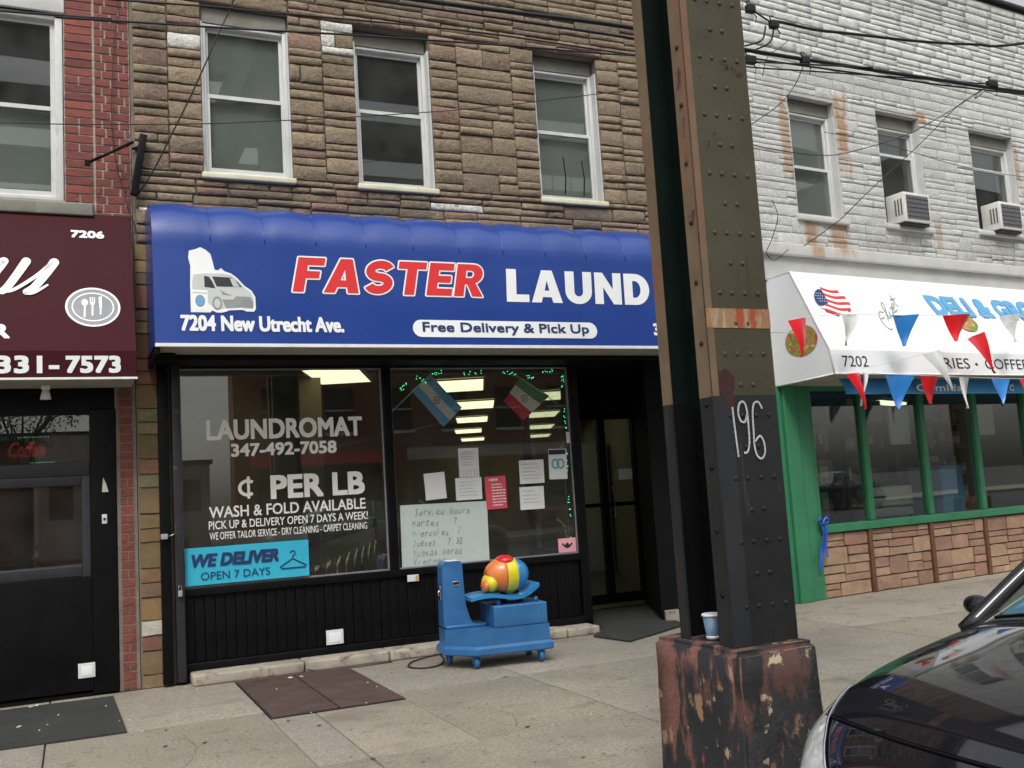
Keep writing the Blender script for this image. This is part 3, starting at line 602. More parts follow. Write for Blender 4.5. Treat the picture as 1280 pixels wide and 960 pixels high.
# ---- shopfront
part('sign_band',LB,'black',(.70,6.2,.0,.25,2.42,2.62))
part('shutter_box',LB,'black',(.60,5.62,-.40,-.002,2.412,2.449),b=.004)
part('header',LB,'black',(.70,4.27,-.03,.05,2.40,2.411))
for a,b in ((.60,.675),(.70,.765)): part('shutter_rail',LB,'dark_metal' if a>.65 else 'black',(a,b,-.10,-.03,0.02,2.50),b=.006)
part('mullion',LB,'black',(2.405,2.48,-.03,.07,.70,2.40),b=.006)
part('mullion',LB,'black',(4.185,4.27,-.03,.07,.085,2.40),b=.006)
part('mullion',LB,'black',(.70,.765,-.025,.07,.085,2.40))
part('bottom_rail',LB,'black',(.765,4.185,-.028,.06,.64,.70),b=.006)
part('kick_rail',LB,'black',(.765,4.185,-.028,.06,.085,.14),b=.006)
# bulkhead of narrow vertical boards
mb0=MB().bbox(-.0375,.0375,-.012,.012,.14,.64,b=.005); me_b=None
x=.765; k=0
while x<4.18-.03:
    xx=x+.0375
    if me_b is None: o=mb0.build('board','black',None); me_b=o.data
    else: o=bpy.data.objects.new('board',me_b); link(o)
    o.parent=LB; o.location=(xx-3.5,.012+.003*math.sin(k*2.1),0); x+=.0776; k+=1
part('backing',LB,'black_matte',(.765,4.185,.03,.06,.14,.64))
for k,(a,b) in enumerate(((.765,2.405),(2.48,4.185))):
    g=MB().box(a,b,.02,.03,.70,2.40).build('shop_window','glass',LB); BASE[g.name]=BASE[LB.name]
    if k==0: W1=g
    MB().box(a,a+.012,.008,.02,.70,2.40).box(b-.012,b,.008,.02,.70,2.40).box(a+.012,b-.012,.008,.02,.70,.712).box(a+.012,b-.012,.008,.02,2.388,2.40).build('gasket','alu',g)
# curb of the shopfront, in blocks
xs=[.79,1.62,2.30,3.02,3.9,4.22]
for a,b in zip(xs,xs[1:]): part('curb_block',LB,'curb_concrete',(a+.004,b-.004,-.24,.05,0.0,.082 if b<4 else .075),b=.018)
# window lettering
PW=PLANE(.018); mb=MB()
def tl(s,x0,x1,h0,h1,b=.02,**k): add_text(mb,s,PW,x0,x1,h0,h1,.0,0,dil=b*(h1-h0)*1.6,**k)
tl('LAUNDROMAT',.965,2.225,1.83,1.995,.024); tl('347-492-7058',1.15,2.00,1.695,1.80,.026)
tl('PER LB',1.45,2.225,1.345,1.535,.03)
# the cent sign, drawn
ribbon(mb,[(1.27+.062*math.cos(t),1.445+.055*math.sin(t)) for t in [R(50+ k*12.9) for k in range(21)]],.026,PW); ribbon(mb,[(1.277,1.36),(1.277,1.535)],.022,PW,.0006)
tl('WASH & FOLD AVAILABLE',.97,2.225,1.222,1.312,.012); tl('PICK UP & DELIVERY OPEN 7 DAYS A WEEK!',.965,2.24,1.135,1.20,.008)
tl('WE OFFER TAILOR SERVICE - DRY CLEANING - CARPET CLEANING',.97,2.23,1.055,1.112,.004)
mb.build('window_lettering','decal',W1)
# ---- entrance recess (skewed like the building)
part('door_jamb_post',LB,'black',(4.75,4.81,1.18,1.26,.02,2.42))
part('side_panel',LB,'black',(4.275,4.325,.072,1.18,.0,.70),b=.005); part('side_post',LB,'black',(4.27,4.33,1.18,1.26,0,2.42),b=.005); part('side_rail',LB,'black',(4.27,4.33,.072,1.18,2.36,2.419))
part('side_window',LB,'glass',(4.295,4.305,.072,1.18,.70,2.36))
mb=MB(); mb.prism([(5.63,1.3),(5.0,-.02),(6.2,-.02),(6.2,1.3)],2,0.0,2.42); mb.build('recess_wall','black_matte',LB)
mb=MB(); mb.prism([(5.60,1.22),(5.0,-.08),(5.12,-.14),(5.72,1.16)],2,0.001,.10); mb.build('recess_curb','curb_concrete',LB)
part('recess_ceiling',LB,'black_matte',(4.33,6.2,.25,1.2,2.42,2.5))
part('transom_panel',LB,'black_matte',(4.75,5.7,1.2,1.26,2.05,2.42)); part('transom_rail',LB,'black',(4.33,4.75,1.2,1.26,2.36,2.42))
mb=MB()
for q in ((4.81,4.86),(5.13,5.21),(5.55,5.64)): mb.bbox(*q,1.18,1.25,.06,2.05,b=.005)
for q in ((4.86,5.13),(5.21,5.55)): mb.box(*q,1.185,1.245,2.0,2.05).box(*q,1.185,1.245,.06,.16).box(*q,1.185,1.245,1.07,1.11)
dr=mb.build('door','black',LB); BASE[dr.name]=BASE[LB.name]
MB().box(4.86,5.13,1.21,1.218,.16,1.07).box(4.86,5.13,1.21,1.218,1.11,2.0).box(5.21,5.55,1.21,1.218,.16,1.07).box(5.21,5.55,1.21,1.218,1.11,2.0).build('pane','glass',dr)
MB().tube([(5.245,1.17,.95),(5.245,1.13,.97),(5.245,1.13,1.25),(5.245,1.17,1.27)],.011).build('handle','alu',dr)
part('threshold',LB,'mat_rubber',(4.33,5.62,-.02,1.2,-.005,.006))
part('side_fill',LB,'black_matte',(4.33,4.75,1.2,1.26,0,.70)); part('side_window',LB,'glass',(4.33,4.75,1.225,1.233,.70,2.36))
# ---- shop interior, skewed 22 degrees
d_=Vector((.377,.926,0)); p_=Vector((.926,-.377,0))
A=Vector((.78,.10,0)); B=Vector((6.0,.4,0))
def inr(a,b,z): return (a.x+b.x,a.y+b.y,z)
mb=MB(); q0=A; q1=A+d_*15.9; mb.face([(q0.x,q0.y,0),(q1.x,q1.y,0),(q1.x,q1.y,2.62),(q0.x,q0.y,2.62)]); mb.face([(.7,.1,0),(q0.x,q0.y,0),(q0.x,q0.y,2.62),(.7,.1,2.62)])
q2=Vector((5.75,1.3,0)); q3=q2+Vector((.42,.907,0))*14.8; mb.face([(q2.x,q2.y,0),(q3.x,q3.y,0),(q3.x,q3.y,2.62),(q2.x,q2.y,2.62)]); mb.face([(q1.x,q1.y,0),(q3.x,q3.y,0),(q3.x,q3.y,2.62),(q1.x,q1.y,2.62)])
mb.face([(5.62,1.26,0),(5.75,1.3,0),(5.75,1.3,2.62),(5.62,1.26,2.62)])
mb.build('inner_walls','wall_in',LB)
mb=MB(); mb.prism(skew(.70,6.1,.07,15.0),2,2.62,2.66); mb.build('inner_ceiling','ceil_in',LB)
mb=MB(); mb.box(.77,4.27,.07,1.25,-.02,.01); mb.prism(skew(1.1,6.8,1.25,13.8),2,-.02,.01); mb.build('inner_floor','floor_in',LB)
part('pillar',LB,'wall_in',(2.15,2.38,2.1,2.33,.01,2.62),label='olive painted pillar inside the left window')
ang=math.atan2(-.377,.926)
def lamp_at(x,y,lab,k=[0]):
    t=thing('ceiling_light',lab,'ceiling light',(x,y,2.61),ang,'ceiling panels inside the laundromat',local=True)
    MB().box(-.27,.27,-.62,.62,-.012,-.002).build('diffuser','lamp',t)
    MB().box(-.29,-.27,-.64,.64,-.016,0).box(.27,.29,-.64,.64,-.016,0).box(-.27,.27,-.64,-.62,-.016,0).box(-.27,.27,.62,.64,-.016,0).build('frame','white_frame',t)
rowl=['nearest','second','third','fourth','farthest']
for k in range(5): lamp_at((4.3,5.45,6.45,7.5,8.75)[k],(3.0,5.4,8.05,10.9,13.8)[k],'%s lit ceiling panel of the row seen beside the light blue flag'%rowl[k])
for k,nm in zip((-1,0,1,2),('nearest','second','third','farthest')): lamp_at(7.48+1.4*k,7.35+3.0*k,'%s lit ceiling panel of the short row below the tricolour flag'%nm)
lamp_at(2.55,2.02,'lone lit ceiling panel seen at the top of the left shop window')
lamp_at(11.9,14.4,'lit ceiling panel seen through the glass entrance door')
def washer(x,y,rz,lab,grp,tall=False):
    t=thing('washing_machine' if not tall else 'dryer',lab,'washing machine' if not tall else 'dryer',(x,y,.01),rz,grp,local=True); h=1.05 if not tall else 1.95
    MB().bbox(-.33,.33,-.02,.66,0,h,b=.015).build('cabinet','machine',t)
    for z in ((.48,) if not tall else (.5,1.4)):
        d=MB().lathe([(.23,0),(.235,-.03),(.20,-.055),(.185,-.045)],(0,-.02,z),ax=1,n=24).build('door','steel',t); BASE[d.name]=Vector((0,0,0))
        MB().lathe([(.18,0),(.12,.03),(.02,.04)],(0,-.063,z),ax=1,n=20).build('door_glass','glass_car',d)
    MB().bbox(-.30,.30,-.035,-.02,h-.16,h-.04,b=.004).build('control_panel','black',t)
    return t
lw=Vector((1.0,.35,0))
for k in range(8):
    q=A+d_*(1.6+.72*k); washer(q.x+.72*.926,q.y-.72*.377,PI/2+ang,'front loading washer number from the shopfront' if False else ['white front loading washer nearest the shop window, behind the wash and fold lettering','second white washer behind the left shop window','third white washer in the line along the left inner wall','fourth white washer in the line along the left inner wall','fifth white washer in the line along the left inner wall','sixth white washer in the line along the left inner wall','seventh white washer in the line along the left inner wall','last white washer at the back of the left inner wall'][k],'washers along the left inner wall')
for k in range(6):
    q=Vector((5.75,1.3,0))+Vector((.42,.907,0))*(4.6+.74*k); washer(q.x-.72*.926,q.y+.72*.377,-PI/2+ang,['tall dryer nearest the entrance door','second tall dryer from the entrance door','third tall dryer from the entrance door','fourth tall dryer from the entrance door','fifth tall dryer from the entrance door','tall dryer farthest from the entrance door'][k],'dryers along the right inner wall',True)
t=thing('folding_table','long grey folding table in the middle of the laundromat','table',(4.1,3.4,0),ang,local=True)
MB().bbox(-.35,.35,-.9,.9,.84,.88,b=.006).build('table_top','machine',t)
for a in (-.28,.28):
    for b in (-.8,.8): MB().tube([(a,b,.0),(a,b,.84)],.02).build('leg','steel',t)

# ================================================================== blue awning
BA=thing('awning','bright blue vinyl awning of the laundromat with red and white lettering','awning',(3.3,0,2.5))
AX0,AX1=.54,5.64
prof=[(0.0,3.70)]+[(-.30-.40*math.sin(t),3.20+.40*math.cos(t)) for t in [R(a) for a in range(0,91,10)]]+[(-.78,2.475)]
prof=[(-.0,3.62),(-.12,3.61)]+prof[1:]
def awn_len():
    s=[0]
    for a,b in zip(prof,prof[1:]): s.append(s[-1]+math.hypot(b[0]-a[0],b[1]-a[1]))
    return s
AS=awn_len(); SE=[AX0,.945]+[.945+.3925*k for k in range(1,14)]+[AX1]
SE=[s for s in SE if s<=AX1]
def awn_pt(x,s):
    s=max(0,min(AS[-1],s))
    for k in range(len(AS)-1):
        if s<=AS[k+1]+1e-9:
            t=(s-AS[k])/(AS[k+1]-AS[k]); a,b=prof[k],prof[k+1]; y,z=a[0]+(b[0]-a[0])*t,a[1]+(b[1]-a[1])*t
            n=Vector((0,-(a[1]-b[1]),-(b[0]-a[0]))); n=Vector((0,(b[1]-a[1]),-(b[0]-a[0]))).normalized()
            if n.y>0: n=-n
            break
    j=max(i for i in range(len(SE)-1) if SE[i]<=x+1e-9); u=(x-SE[j])/(SE[j+1]-SE[j])
    top=math.exp(-((s-.52)/.23)**2); sag=.022*top*(math.sin(PI*u)**.7 if 0<u<1 else 0)
    wr=.003*math.sin(x*23+s*9)*top
    return Vector((x,y,z))+n*(sag+wr)
mb=MB(); xsA=[]
for j in range(len(SE)-1): xsA+= [SE[j]+(SE[j+1]-SE[j])*q/6 for q in range(6)]
xsA.append(SE[-1]); NS=34
i0=len(mb.v)
for x in xsA:
    for k in range(NS+1): mb.v.append(tuple(awn_pt(x,AS[-1]*k/NS)))
for a in range(len(xsA)-1):
    for k in range(NS):
        mb.f.append((a*(NS+1)+k,(a+1)*(NS+1)+k,(a+1)*(NS+1)+k+1,a*(NS+1)+k+1)); mb.m.append(0); mb.sm.append(True)
mb.build('cover','vinyl_blue',BA)
for xx,nm in ((AX0,'end_panel'),(AX1,'end_panel')):
    mb=MB(); mb.face([(xx,0,2.475)]+[(xx,y,z) for y,z in prof]); mb.build(nm,'vinyl_blue',BA)
for xx in SE[1:-1]:
    mb=MB(); mb.tube([awn_pt(xx,AS[-1]*k/NS)+Vector((0,-.001,.001)) for k in range(0,19)],.004,5); mb.build('seam','vinyl_blue',BA)
mb=MB(); mb.box(AX0,AX1,-.795,-.765,2.45,2.474); mb.build('bottom_trim','trim',BA)
mb=MB(); mb.box(AX0+.02,AX1-.02,-.765,-.02,2.452,2.468); mb.build('underside','soffit',BA)
mb=MB(); rnd=random.Random(3); pts=[]; x=.50
while x<5.68: pts.append((x,-.02+rnd.uniform(-.008,.0),3.66+rnd.uniform(-.012,.012))); x+=.06
mb.tube(pts,.016,5); mb.build('flashing','trim',BA)
mb=MB(); mb.box(.54,.575,-.76,-.0,2.40,2.45); mb.box(.575,.70,-.5,-.42,2.38,2.45); mb.build('bracket','black',BA)
FS=(2.475,2.9,-.78,-.735)
def PA(x,h,off):
    t=(h-2.475)/.725; return (x,-.78+.08*t-off-.004,h)
Z=[]
def atext(s,x0,x1,h0,h1,m,bold,shear=0,off=0.0,nm='lettering',**k):
    off*=1.6
    mb=MB(); add_text(mb,s,PA,x0,x1,h0,h1,off,bold,shear,**k); return mb.build(nm,m,BA)
def gtext(t_,x0,x1,h0,h1,m,sh,off,grow=0):
    mb=MB(); glyph_text(mb,t_,PA,x0,x1,h0,h1,off,sh,.09,grow); mb.build('lettering',m,BA)
gtext('FASTER',1.525,3.095,2.88,3.155,'print_white',.20,.0,.012); gtext('FASTER',1.525,3.095,2.88,3.155,'print_red',.20,.003)
gtext('LAUND',3.285,4.68,2.845,3.13,'print_white',.07,.001); gtext('RY',4.75,5.26,2.845,3.13,'print_white',.07,.001)
atext('7204 New Utrecht Ave.',.715,1.90,2.565,2.685,'print_white',.0,0,.001,dil=.005)
atext('347-492-7058',4.665,5.55,2.57,2.68,'print_white',.0,0,.001,dil=.006)
mb=MB(); poly(mb,[(2.52-.05*0+.07*math.cos(t)*1.0-.0,2.607+.07*math.sin(t)) for t in [R(90+k*15) for k in range(13)]]+[(4.03+.07*math.cos(t),2.607+.07*math.sin(t)) for t in [R(-90+k*15) for k in range(13)]],PA,.001); mb.build('lettering_panel','print_white',BA)
atext('Free Delivery & Pick Up',2.53,4.02,2.555,2.66,'print_navy',.0,0,.002,dil=.003)
# picture of a van and a washing machine
def pic(pts,m,off,nm='van_print'): 
    mb=MB(); poly(mb,[(.72+x*.0006*1.0-.0,3.255-y*.00059) for x,y in pts],PA,off); mb.build(nm,m,BA)
sx=lambda pts:[(x*.94,y*1.03) for x,y in pts]
pic(sx([(120,905),(125,560),(135,330),(112,230),(125,140),(200,120),(265,90),(330,120),(390,170),(410,250),(435,370),(480,375),(515,345),(560,385),(640,410),(720,470),(800,560),(890,620),(935,700),(935,850),(910,885),(820,885),(760,865),(600,875),(560,890),(500,905),(440,905),(385,880),(360,905)]),'print_white',.001)
pic(sx([(150,560),(165,440),(300,420),(520,415),(640,430),(730,500),(790,570),(880,640),(915,720),(900,850),(800,850),(740,830),(580,840),(470,870),(400,840),(340,790),(150,780)]),'grey_light',.0016)
pic(sx([(300,450),(360,460),(400,520),(435,605),(300,590)]),'print_black',.0022); pic(sx([(400,455),(640,462),(720,520),(775,580),(450,580)]),'print_black',.0022)
pic(sx([(620,470),(670,480),(745,575),(660,575)]),'grey_light',.0026)
pic(sx([(510,740),(650,740),(690,695),(870,700),(905,760),(900,840),(760,835),(560,850)]),'grey_print',.0022)
pic(sx([(490,620),(560,660),(650,690),(530,685)]),'grey_print',.0022)
pic(sx([(450+62*math.cos(R(a)),790+85*math.sin(R(a))) for a in range(0,360,15)]),'grey_print',.0026); pic(sx([(450+40*math.cos(R(a)),790+60*math.sin(R(a))) for a in range(0,360,15)]),'grey_light',.003)
pic(sx([(145,625),(335,630),(335,885),(145,885)]),'print_white',.0026); pic(sx([(150,660),(330,664),(330,672),(150,668)]),'grey_print',.003)
pic(sx([(240+60*math.cos(R(a)),765+75*math.sin(R(a))) for a in range(0,360,12)]),'grey_print',.003); pic(sx([(240+47*math.cos(R(a)),765+60*math.sin(R(a))) for a in range(0,360,12)]),'print_blue',.0034)

# ================================================================== 7206 building (left)
RB=thing('cafe_building','two storey red brick building at the left edge with the maroon awning and black shopfront','building',(-.6,0,0))
mb=MB(); wall_boxes(mb,-4.5,.447,2.3,TOP-.3,[(-.98,-.03,3.70,5.20)],0,.28); mb.box(.30,.447,.0,.28,0,2.3); mb.build('wall','mortar_pale',RB)
mb=MB(); shell(mb,-4.5,.44,.3,13,0,TOP-.32); mb.box(-4.5,-2.2,0,.28,0,2.3); mb.build('rear_walls','mortar_pale',RB)
MB().prism(skew(-4.5,.45,0,13.3),2,TOP-.3,TOP-.2).build('roof','roof_tar',RB); MB().prism(skew(-4.3,.30,.3,12.9),2,2.75,2.9).build('upper_floor','dark_room',RB)
part('partition',RB,'dark_room',(-3.0,1.6,3.5,3.6,.0,7.0)); MB().prism(skew(-4.3,.28,.10,3.4),2,-.02,.005).build('inner_floor','floor_in',RB)
rnd=random.Random(77); P=[]
def red(r):
    c=r.choice([(.205,.052,.040),(.18,.046,.036),(.225,.058,.044),(.155,.042,.036)]); k=r.uniform(.85,1.12); return tuple(a*k for a in c)
H=.0677; g=.011; nrow=int((7.15-3.30)/H)
for k in range(nrow):
    z=3.36+k*H
    # single stack beside the window, then running bond
    if rnd.random()<.2: P+=[(-.025,.07,z,z+H-g,red(rnd)),(.08,.175,z,z+H-g,red(rnd))]
    else: P.append((-.025,.175,z,z+H-g,red(rnd)))
    if k%2==0: P+=[(.19,.235,z,z+H-g,red(rnd)),(.246,.36,z,z+H-g,red(rnd)),(.371,.44,z,z+H-g,red(rnd))]
    else: P+=[(.19,.262,z,z+H-g,red(rnd)),(.273,.40,z,z+H-g,red(rnd)),(.411,.44,z,z+H-g,red(rnd))] if k%4==1 else [(.19,.30,z,z+H-g,red(rnd)),(.311,.44,z,z+H-g,red(rnd))]
    x=-1.0-(0 if k%2 else .11)
    while x>-4.4: 
        P.append((x-.2,x-.011,z,z+H-g,red(rnd))); x-=.211
    if z>5.36:
        x=-.03-(0 if k%2 else .11)
        while x>-1.0: P.append((x-.2,x-.011,z,z+H-g,red(rnd))); x-=.211
P=[p for p in P if cut([(-1.05,-.026,3.58,5.36)],*p[:4])]
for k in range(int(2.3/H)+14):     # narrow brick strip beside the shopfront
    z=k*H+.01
    shaded_red=lambda: tuple(.55*c for c in red(rnd))  # brick red scaled down, the shade on this strip painted in
    if k%2: P.append((.33,.42,z,z+H-g,shaded_red()))
    else: P+=[(.33,.372,z,z+H-g,shaded_red()),(.381,.42,z,z+H-g,shaded_red())]
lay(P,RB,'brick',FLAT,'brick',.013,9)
part('lintel',RB,'sill_white',(-1.02,-.02,-.02,.2,5.20,5.345),b=.01,label='weathered concrete lintel')
part('sill',RB,'panning',(-1.05,.17,-.05,.12,3.58,3.68),b=.012)
part('filler',RB,'mortar_pale',(-1.03,-.026,-.004,.02,3.68,3.70))
window(RB,-.97,-.035,3.70,5.195,.05,4.42,blind='blind',blind_z=(0,.5),fw_=.055,sw_=.034)
part('shaded_strip_backing',RB,'mortar',(.306,.446,-.003,.0,0,2.3))  # darker mortar sheet, shade on the joints put into its colour
# shopfront
part('header',RB,'black',(-2.2,.30,.02,.12,2.10,2.45)); part('crossbar',RB,'dark_metal',(-2.2,.12,.0,.09,1.60,1.70),b=.006)
part('post',RB,'black',(.12,.305,-.01,.10,0.0,2.10),b=.012,label='black painted post with worn paint'); part('post',RB,'black',(-2.26,-2.2,0,.1,0,2.1))
part('transom_edge',RB,'black',(-2.2,.12,.01,.08,2.06,2.10))
mb=MB(); mb.bbox(-.98,-.93,-.01,.06,.04,1.6,b=.006).bbox(.06,.12,-.01,.06,.04,1.6,b=.006).bbox(-.93,.06,-.008,.058,1.53,1.6,b=.006).bbox(-.93,.06,-.008,.058,.86,.94,b=.006).bbox(-.93,.06,.0,.05,.04,.86,b=.004)
dr=mb.build('door','dark_metal',RB); BASE[dr.name]=BASE[RB.name]; MB().box(-.93,.06,.02,.03,.94,1.53).build('pane','glass',dr); 
part('kick_panel',RB,'black',(-.975,.115,-.02,-.010,.04,.86),b=.006)
for a,b in ((-2.2,-.98),): part('shop_window',RB,'glass',(a,b,.03,.04,.6,1.6)); part('bulkhead',RB,'black',(-2.2,-.98,.0,.06,0,.6))
part('transom',RB,'glass',(-2.2,.12,.035,.045,1.70,2.06))
t=thing('inner_door','brown wooden door standing inside the dark cafe','door',(-.2,1.2,0),.3,local=True)
MB().bbox(-.1,.35,0,.04,0,2.0,b=.005).build('door_leaf','wood',t); MB().bbox(-.02,.27,-.012,0,.3,.9,b=.004).build('panel','wood',t); MB().bbox(-.02,.27,-.012,0,1.05,1.8,b=.004).build('panel','wood',t)
# maroon awning
MA=thing('awning','maroon vinyl awning of the cafe with white script, plate emblem and phone number','awning',(-.7,0,2.3))
def PM(x,h,off):
    if h>2.46: t=(h-2.46)/(3.60-2.46); return (x,-.52+.50*t-off*.9,h+off*.4)
    return (x,-.52-off,h)
mb=MB(); mb.grid(lambda u,v:Vector(PM(-3.2+u*3.63,2.46+v*1.14,0))+Vector((0,.006*math.sin(PI*v)*math.sin(PI*u*8)**2,0)),40,8); mb.grid(lambda u,v:PM(-3.2+u*3.63,2.27+v*.19,0),6,2); mb.build('cover','vinyl_maroon',MA)
mb=MB(); mb.face([(.43,0,2.27),(.43,-.52,2.27),(.43,-.52,2.46),(.43,-.02,3.6),(.43,0,3.6)]); mb.build('end_panel','vinyl_maroon',MA)
mb=MB(); mb.box(-3.2,.435,-.535,-.50,2.255,2.27); mb.build('bottom_trim','trim',MA); mb=MB(); mb.box(-3.2,.42,-.50,-.01,2.257,2.266); mb.build('underside','soffit',MA)
def mtext(s,x0,x1,h0,h1,m='print_white',bold=.02,shear=0,off=.003):
    mb=MB(); add_text(mb,s,PM,x0,x1,h0,h1,off,0,shear,dil=bold*(h1-h0)*1.5); return mb.build('lettering',m,MA)
mtext('7206',.008,.24,3.385,3.45,bold=.04); mtext('7573',-.035,.325,2.30,2.425,bold=.035); mtext('331-',-.47,-.075,2.30,2.425,bold=.035); mtext('R',-.50,-.385,2.55,2.66,bold=.03)
def stroke(pts,w_,mm='print_white'):
    mb=MB(); p=[(q.x,q.y) for q in spline([(a,b,0) for a,b in pts],8)]; n=len(p)
    ribbon(mb,p,w_,PM,.004,widths=[w_*(.35+.65*abs(math.sin(PI*(k/n)*1.0+.2))) for k in range(n)]); mb.build('lettering',mm,MA)
def thick(pts,w0,w1=None):
    mb=MB(); p=[(q.x,q.y) for q in spline([(a,b,0) for a,b in pts],8)]; n=len(p); w1=w1 or w0
    ws=[w0+(w1-w0)*k/(n-1) for k in range(n)]; ribbon(mb,p,w0,PM,.004,widths=ws)
    for q,w_ in ((p[0],ws[0]),(p[-1],ws[-1])): poly(mb,ellp(q[0],q[1],w_/2,w_/2,12),PM,.0043)
    mb.build('lettering','print_white',MA)
thick([(-.29,3.165),(-.345,3.06),(-.405,2.955),(-.44,2.915)],.062,.05); thick([(-.44,2.91),(-.36,2.935),(-.22,3.05),(-.125,3.155)],.022,.03); thick([(-.105,3.165),(-.165,3.06),(-.235,2.955),(-.285,2.915)],.066,.05)
thick([(-.29,2.905),(-.235,2.912),(-.15,2.975)],.030,.014); thick([(-.62,3.165),(-.67,3.06),(-.73,2.95),(-.77,2.915)],.062,.05); thick([(-.77,2.91),(-.70,2.93),(-.55,3.05),(-.44,3.15)],.022,.03); thick([(-.435,3.16),(-.49,3.06),(-.56,2.955),(-.61,2.915)],.062,.05)
mb=MB(); poly(mb,ellp(.150,2.805,.185,.158,40),PM,.003); mb.build('emblem','print_white',MA)
mb=MB(); poly(mb,ellp(.150,2.805,.170,.144,40),PM,.0036); mb.build('emblem','grey_print',MA)
mb=MB(); ring(mb,.150,2.805,.138,.112,.009,PM,.0042); 
poly(mb,ellp(.095,2.84,.022,.028,16),PM,.0042); ribbon(mb,[(.095,2.82),(.092,2.72)],.012,PM,.0042)
for q in (.133,.147,.161): ribbon(mb,[(q,2.885),(q,2.84)],.007,PM,.0042)
poly(mb,[(.130,2.845),(.164,2.845),(.158,2.82),(.136,2.82)],PM,.0042); ribbon(mb,[(.147,2.82),(.145,2.735)],.012,PM,.0042)
poly(mb,[(.188,2.885),(.210,2.895),(.210,2.80),(.192,2.80)],PM,.0042); ribbon(mb,[(.201,2.80),(.199,2.745)],.011,PM,.0042); mb.build('emblem','print_white',MA)

# ================================================================== deli building (right); local frame x along its wall, -y outwards
DA=R(5.5)
def dth(name,label,cat,x,y,z,rot=0,group=None):
    X=6.6+x*math.cos(DA)-y*math.sin(DA); Y=x*math.sin(DA)+y*math.cos(DA)
    return thing(name,label,cat,(X,Y,z),DA+rot,group,local=True)
DB=dth('deli_building','two storey building of white painted rough stone with rust stains and a green framed shopfront','building',0,0,0)
DW=[(.53,1.24,4.04,5.40),(1.93,2.68,4.06,5.42),(3.62,4.50,4.12,5.42),(6.0,6.8,4.1,5.42)]
mb=MB(); wall_boxes(mb,-.36,13,2.2,7.2,DW,0,.28); mb.build('wall','stucco',DB)
part('pilaster',DB,'green',(-.30,.015,-.02,.20,.0,2.2),b=.01)
mb=MB(); shell(mb,-.30,13,.28,12,0,7.18,k=.52); mb.build('rear_walls','stucco',DB)
mb=MB(); mb.prism(skew(.14,12.85,.3,11.8,.52),2,2.75,2.9); mb.build('upper_floor','dark_room',DB)
mb=MB(); mb.prism(skew(.15,12.85,3.6,.1,.52),2,2.95,7.2); mb.build('upper_partition','dark_room',DB)
MB().prism(skew(-.34,13,.0,12.3,.52),2,7.2,7.24).build('roof','roof_tar',DB); part('coping',DB,'dark_metal',(-.35,13,-.06,.3,7.24,7.28),b=.008)
part('ledge',DB,'rust_band',(-.34,13,-.075,0,3.575,3.70),b=.015); part('sign_band',DB,'stucco',(-.34,13,-.02,0,3.30,3.57))
rnd=random.Random(12)
def white(r): k=r.uniform(.93,1.05); return (.54*k,.55*k,.525*k)
P=[]
def wst(x0,x1,z0,z1): 
    global P
    P+=ashlar(x0,x1,z0,z1,rnd,white,row=(.095,.15),wid=(.22,.55),thin=.8,gap=.003)
wst(-.35,12.9,5.44,7.19); wst(-.35,12.9,3.71,4.02)
for a,b in ((-.35,.53),(1.24,1.93),(2.68,3.62),(4.50,6.0),(6.8,9.0)): wst(a,b,4.02,5.44)
def rusty(p):
    cx,cz=(p[0]+p[1])/2,(p[2]+p[3])/2
    s=(1.20<cx<1.60 and 4.55<cz<5.48) or (.38<cx<.56 and 4.3<cz<5.5) or (.62<cx<1.35 and 3.7<cz<4.03) or (2.66<cx<2.9 and 4.1<cz<4.3) or (4.48<cx<4.75 and 4.9<cz<5.5)
    return p
def narrow(P):    # break stones beside stains so that a stain keeps to a jamb strip
    out=[]
    for p in P:
        if p[0]<1.25 and p[1]>1.5 and p[2]>4 and p[2]<5.4: out+=[(p[0],1.45,p[2],p[3],p[4]),(1.45,p[1],p[2],p[3],p[4])]
        else: out.append(p)
    return out

lay(P,DB,'painted_stone',SOFT,'white_stone',.015,15,wx=lambda x:(6.6+x,x*.1))
for k,((a,b,c,d),md,nm) in enumerate(zip(DW,(4.62,4.93,4.95,4.9),'abcd')):
    window(DB,a+.01,b-.01,c+.01,d-.01,.13,md,blind='blind' if k==0 else None,head=.14,frame='white_frame')
    part('sill',DB,'sill_white',(a-.03,b+.04,-.05,.03,c-.055,c),b=.01)
    if k==1 or k==2: window(DB,a+.10,b-.10,c+.36,md-.16,.03,md-.3) if False else None
# shopfront
part('sign_backing',DB,'black_matte',(0,9,.0,.25,2.14,2.4))
part('pilaster',DB,'green',(.02,.20,-.05,.10,.0,2.2),b=.01); part('pilaster',DB,'green',(.205,.40,-.02,.10,.0,2.2),b=.01); part('post',DB,'green',(.405,.455,.0,.09,.76,2.2))
for x in (1.215,2.18,3.12,4.1,5.1): part('mullion',DB,'green',(x-.04,x+.04,-.01,.08,.755,2.2),b=.006)
part('sill',DB,'green',(.405,6.0,-.03,.10,.665,.75),b=.008); part('head_rail',DB,'green',(.405,6.0,-.008,.08,2.14,2.2))
for a,b in ((.455,1.175),(1.255,2.14),(2.22,3.08),(3.16,4.06),(4.14,5.06)): part('shop_window',DB,'glass_deli',(a,b,.03,.038,.75,2.14))
part('panel_backing',DB,'joint',(.40,9,.02,.25,.0,.665)); part('end_wall',DB,'stucco',(6.0,9,.0,.25,.665,2.2))
def tan(r):
    c=r.choice([(.31,.19,.125),(.34,.225,.145),(.29,.165,.12),(.35,.24,.155),(.30,.18,.13)]); k=r.uniform(1.0,1.2); return tuple(a*k for a in c)
rnd=random.Random(31); P=[]
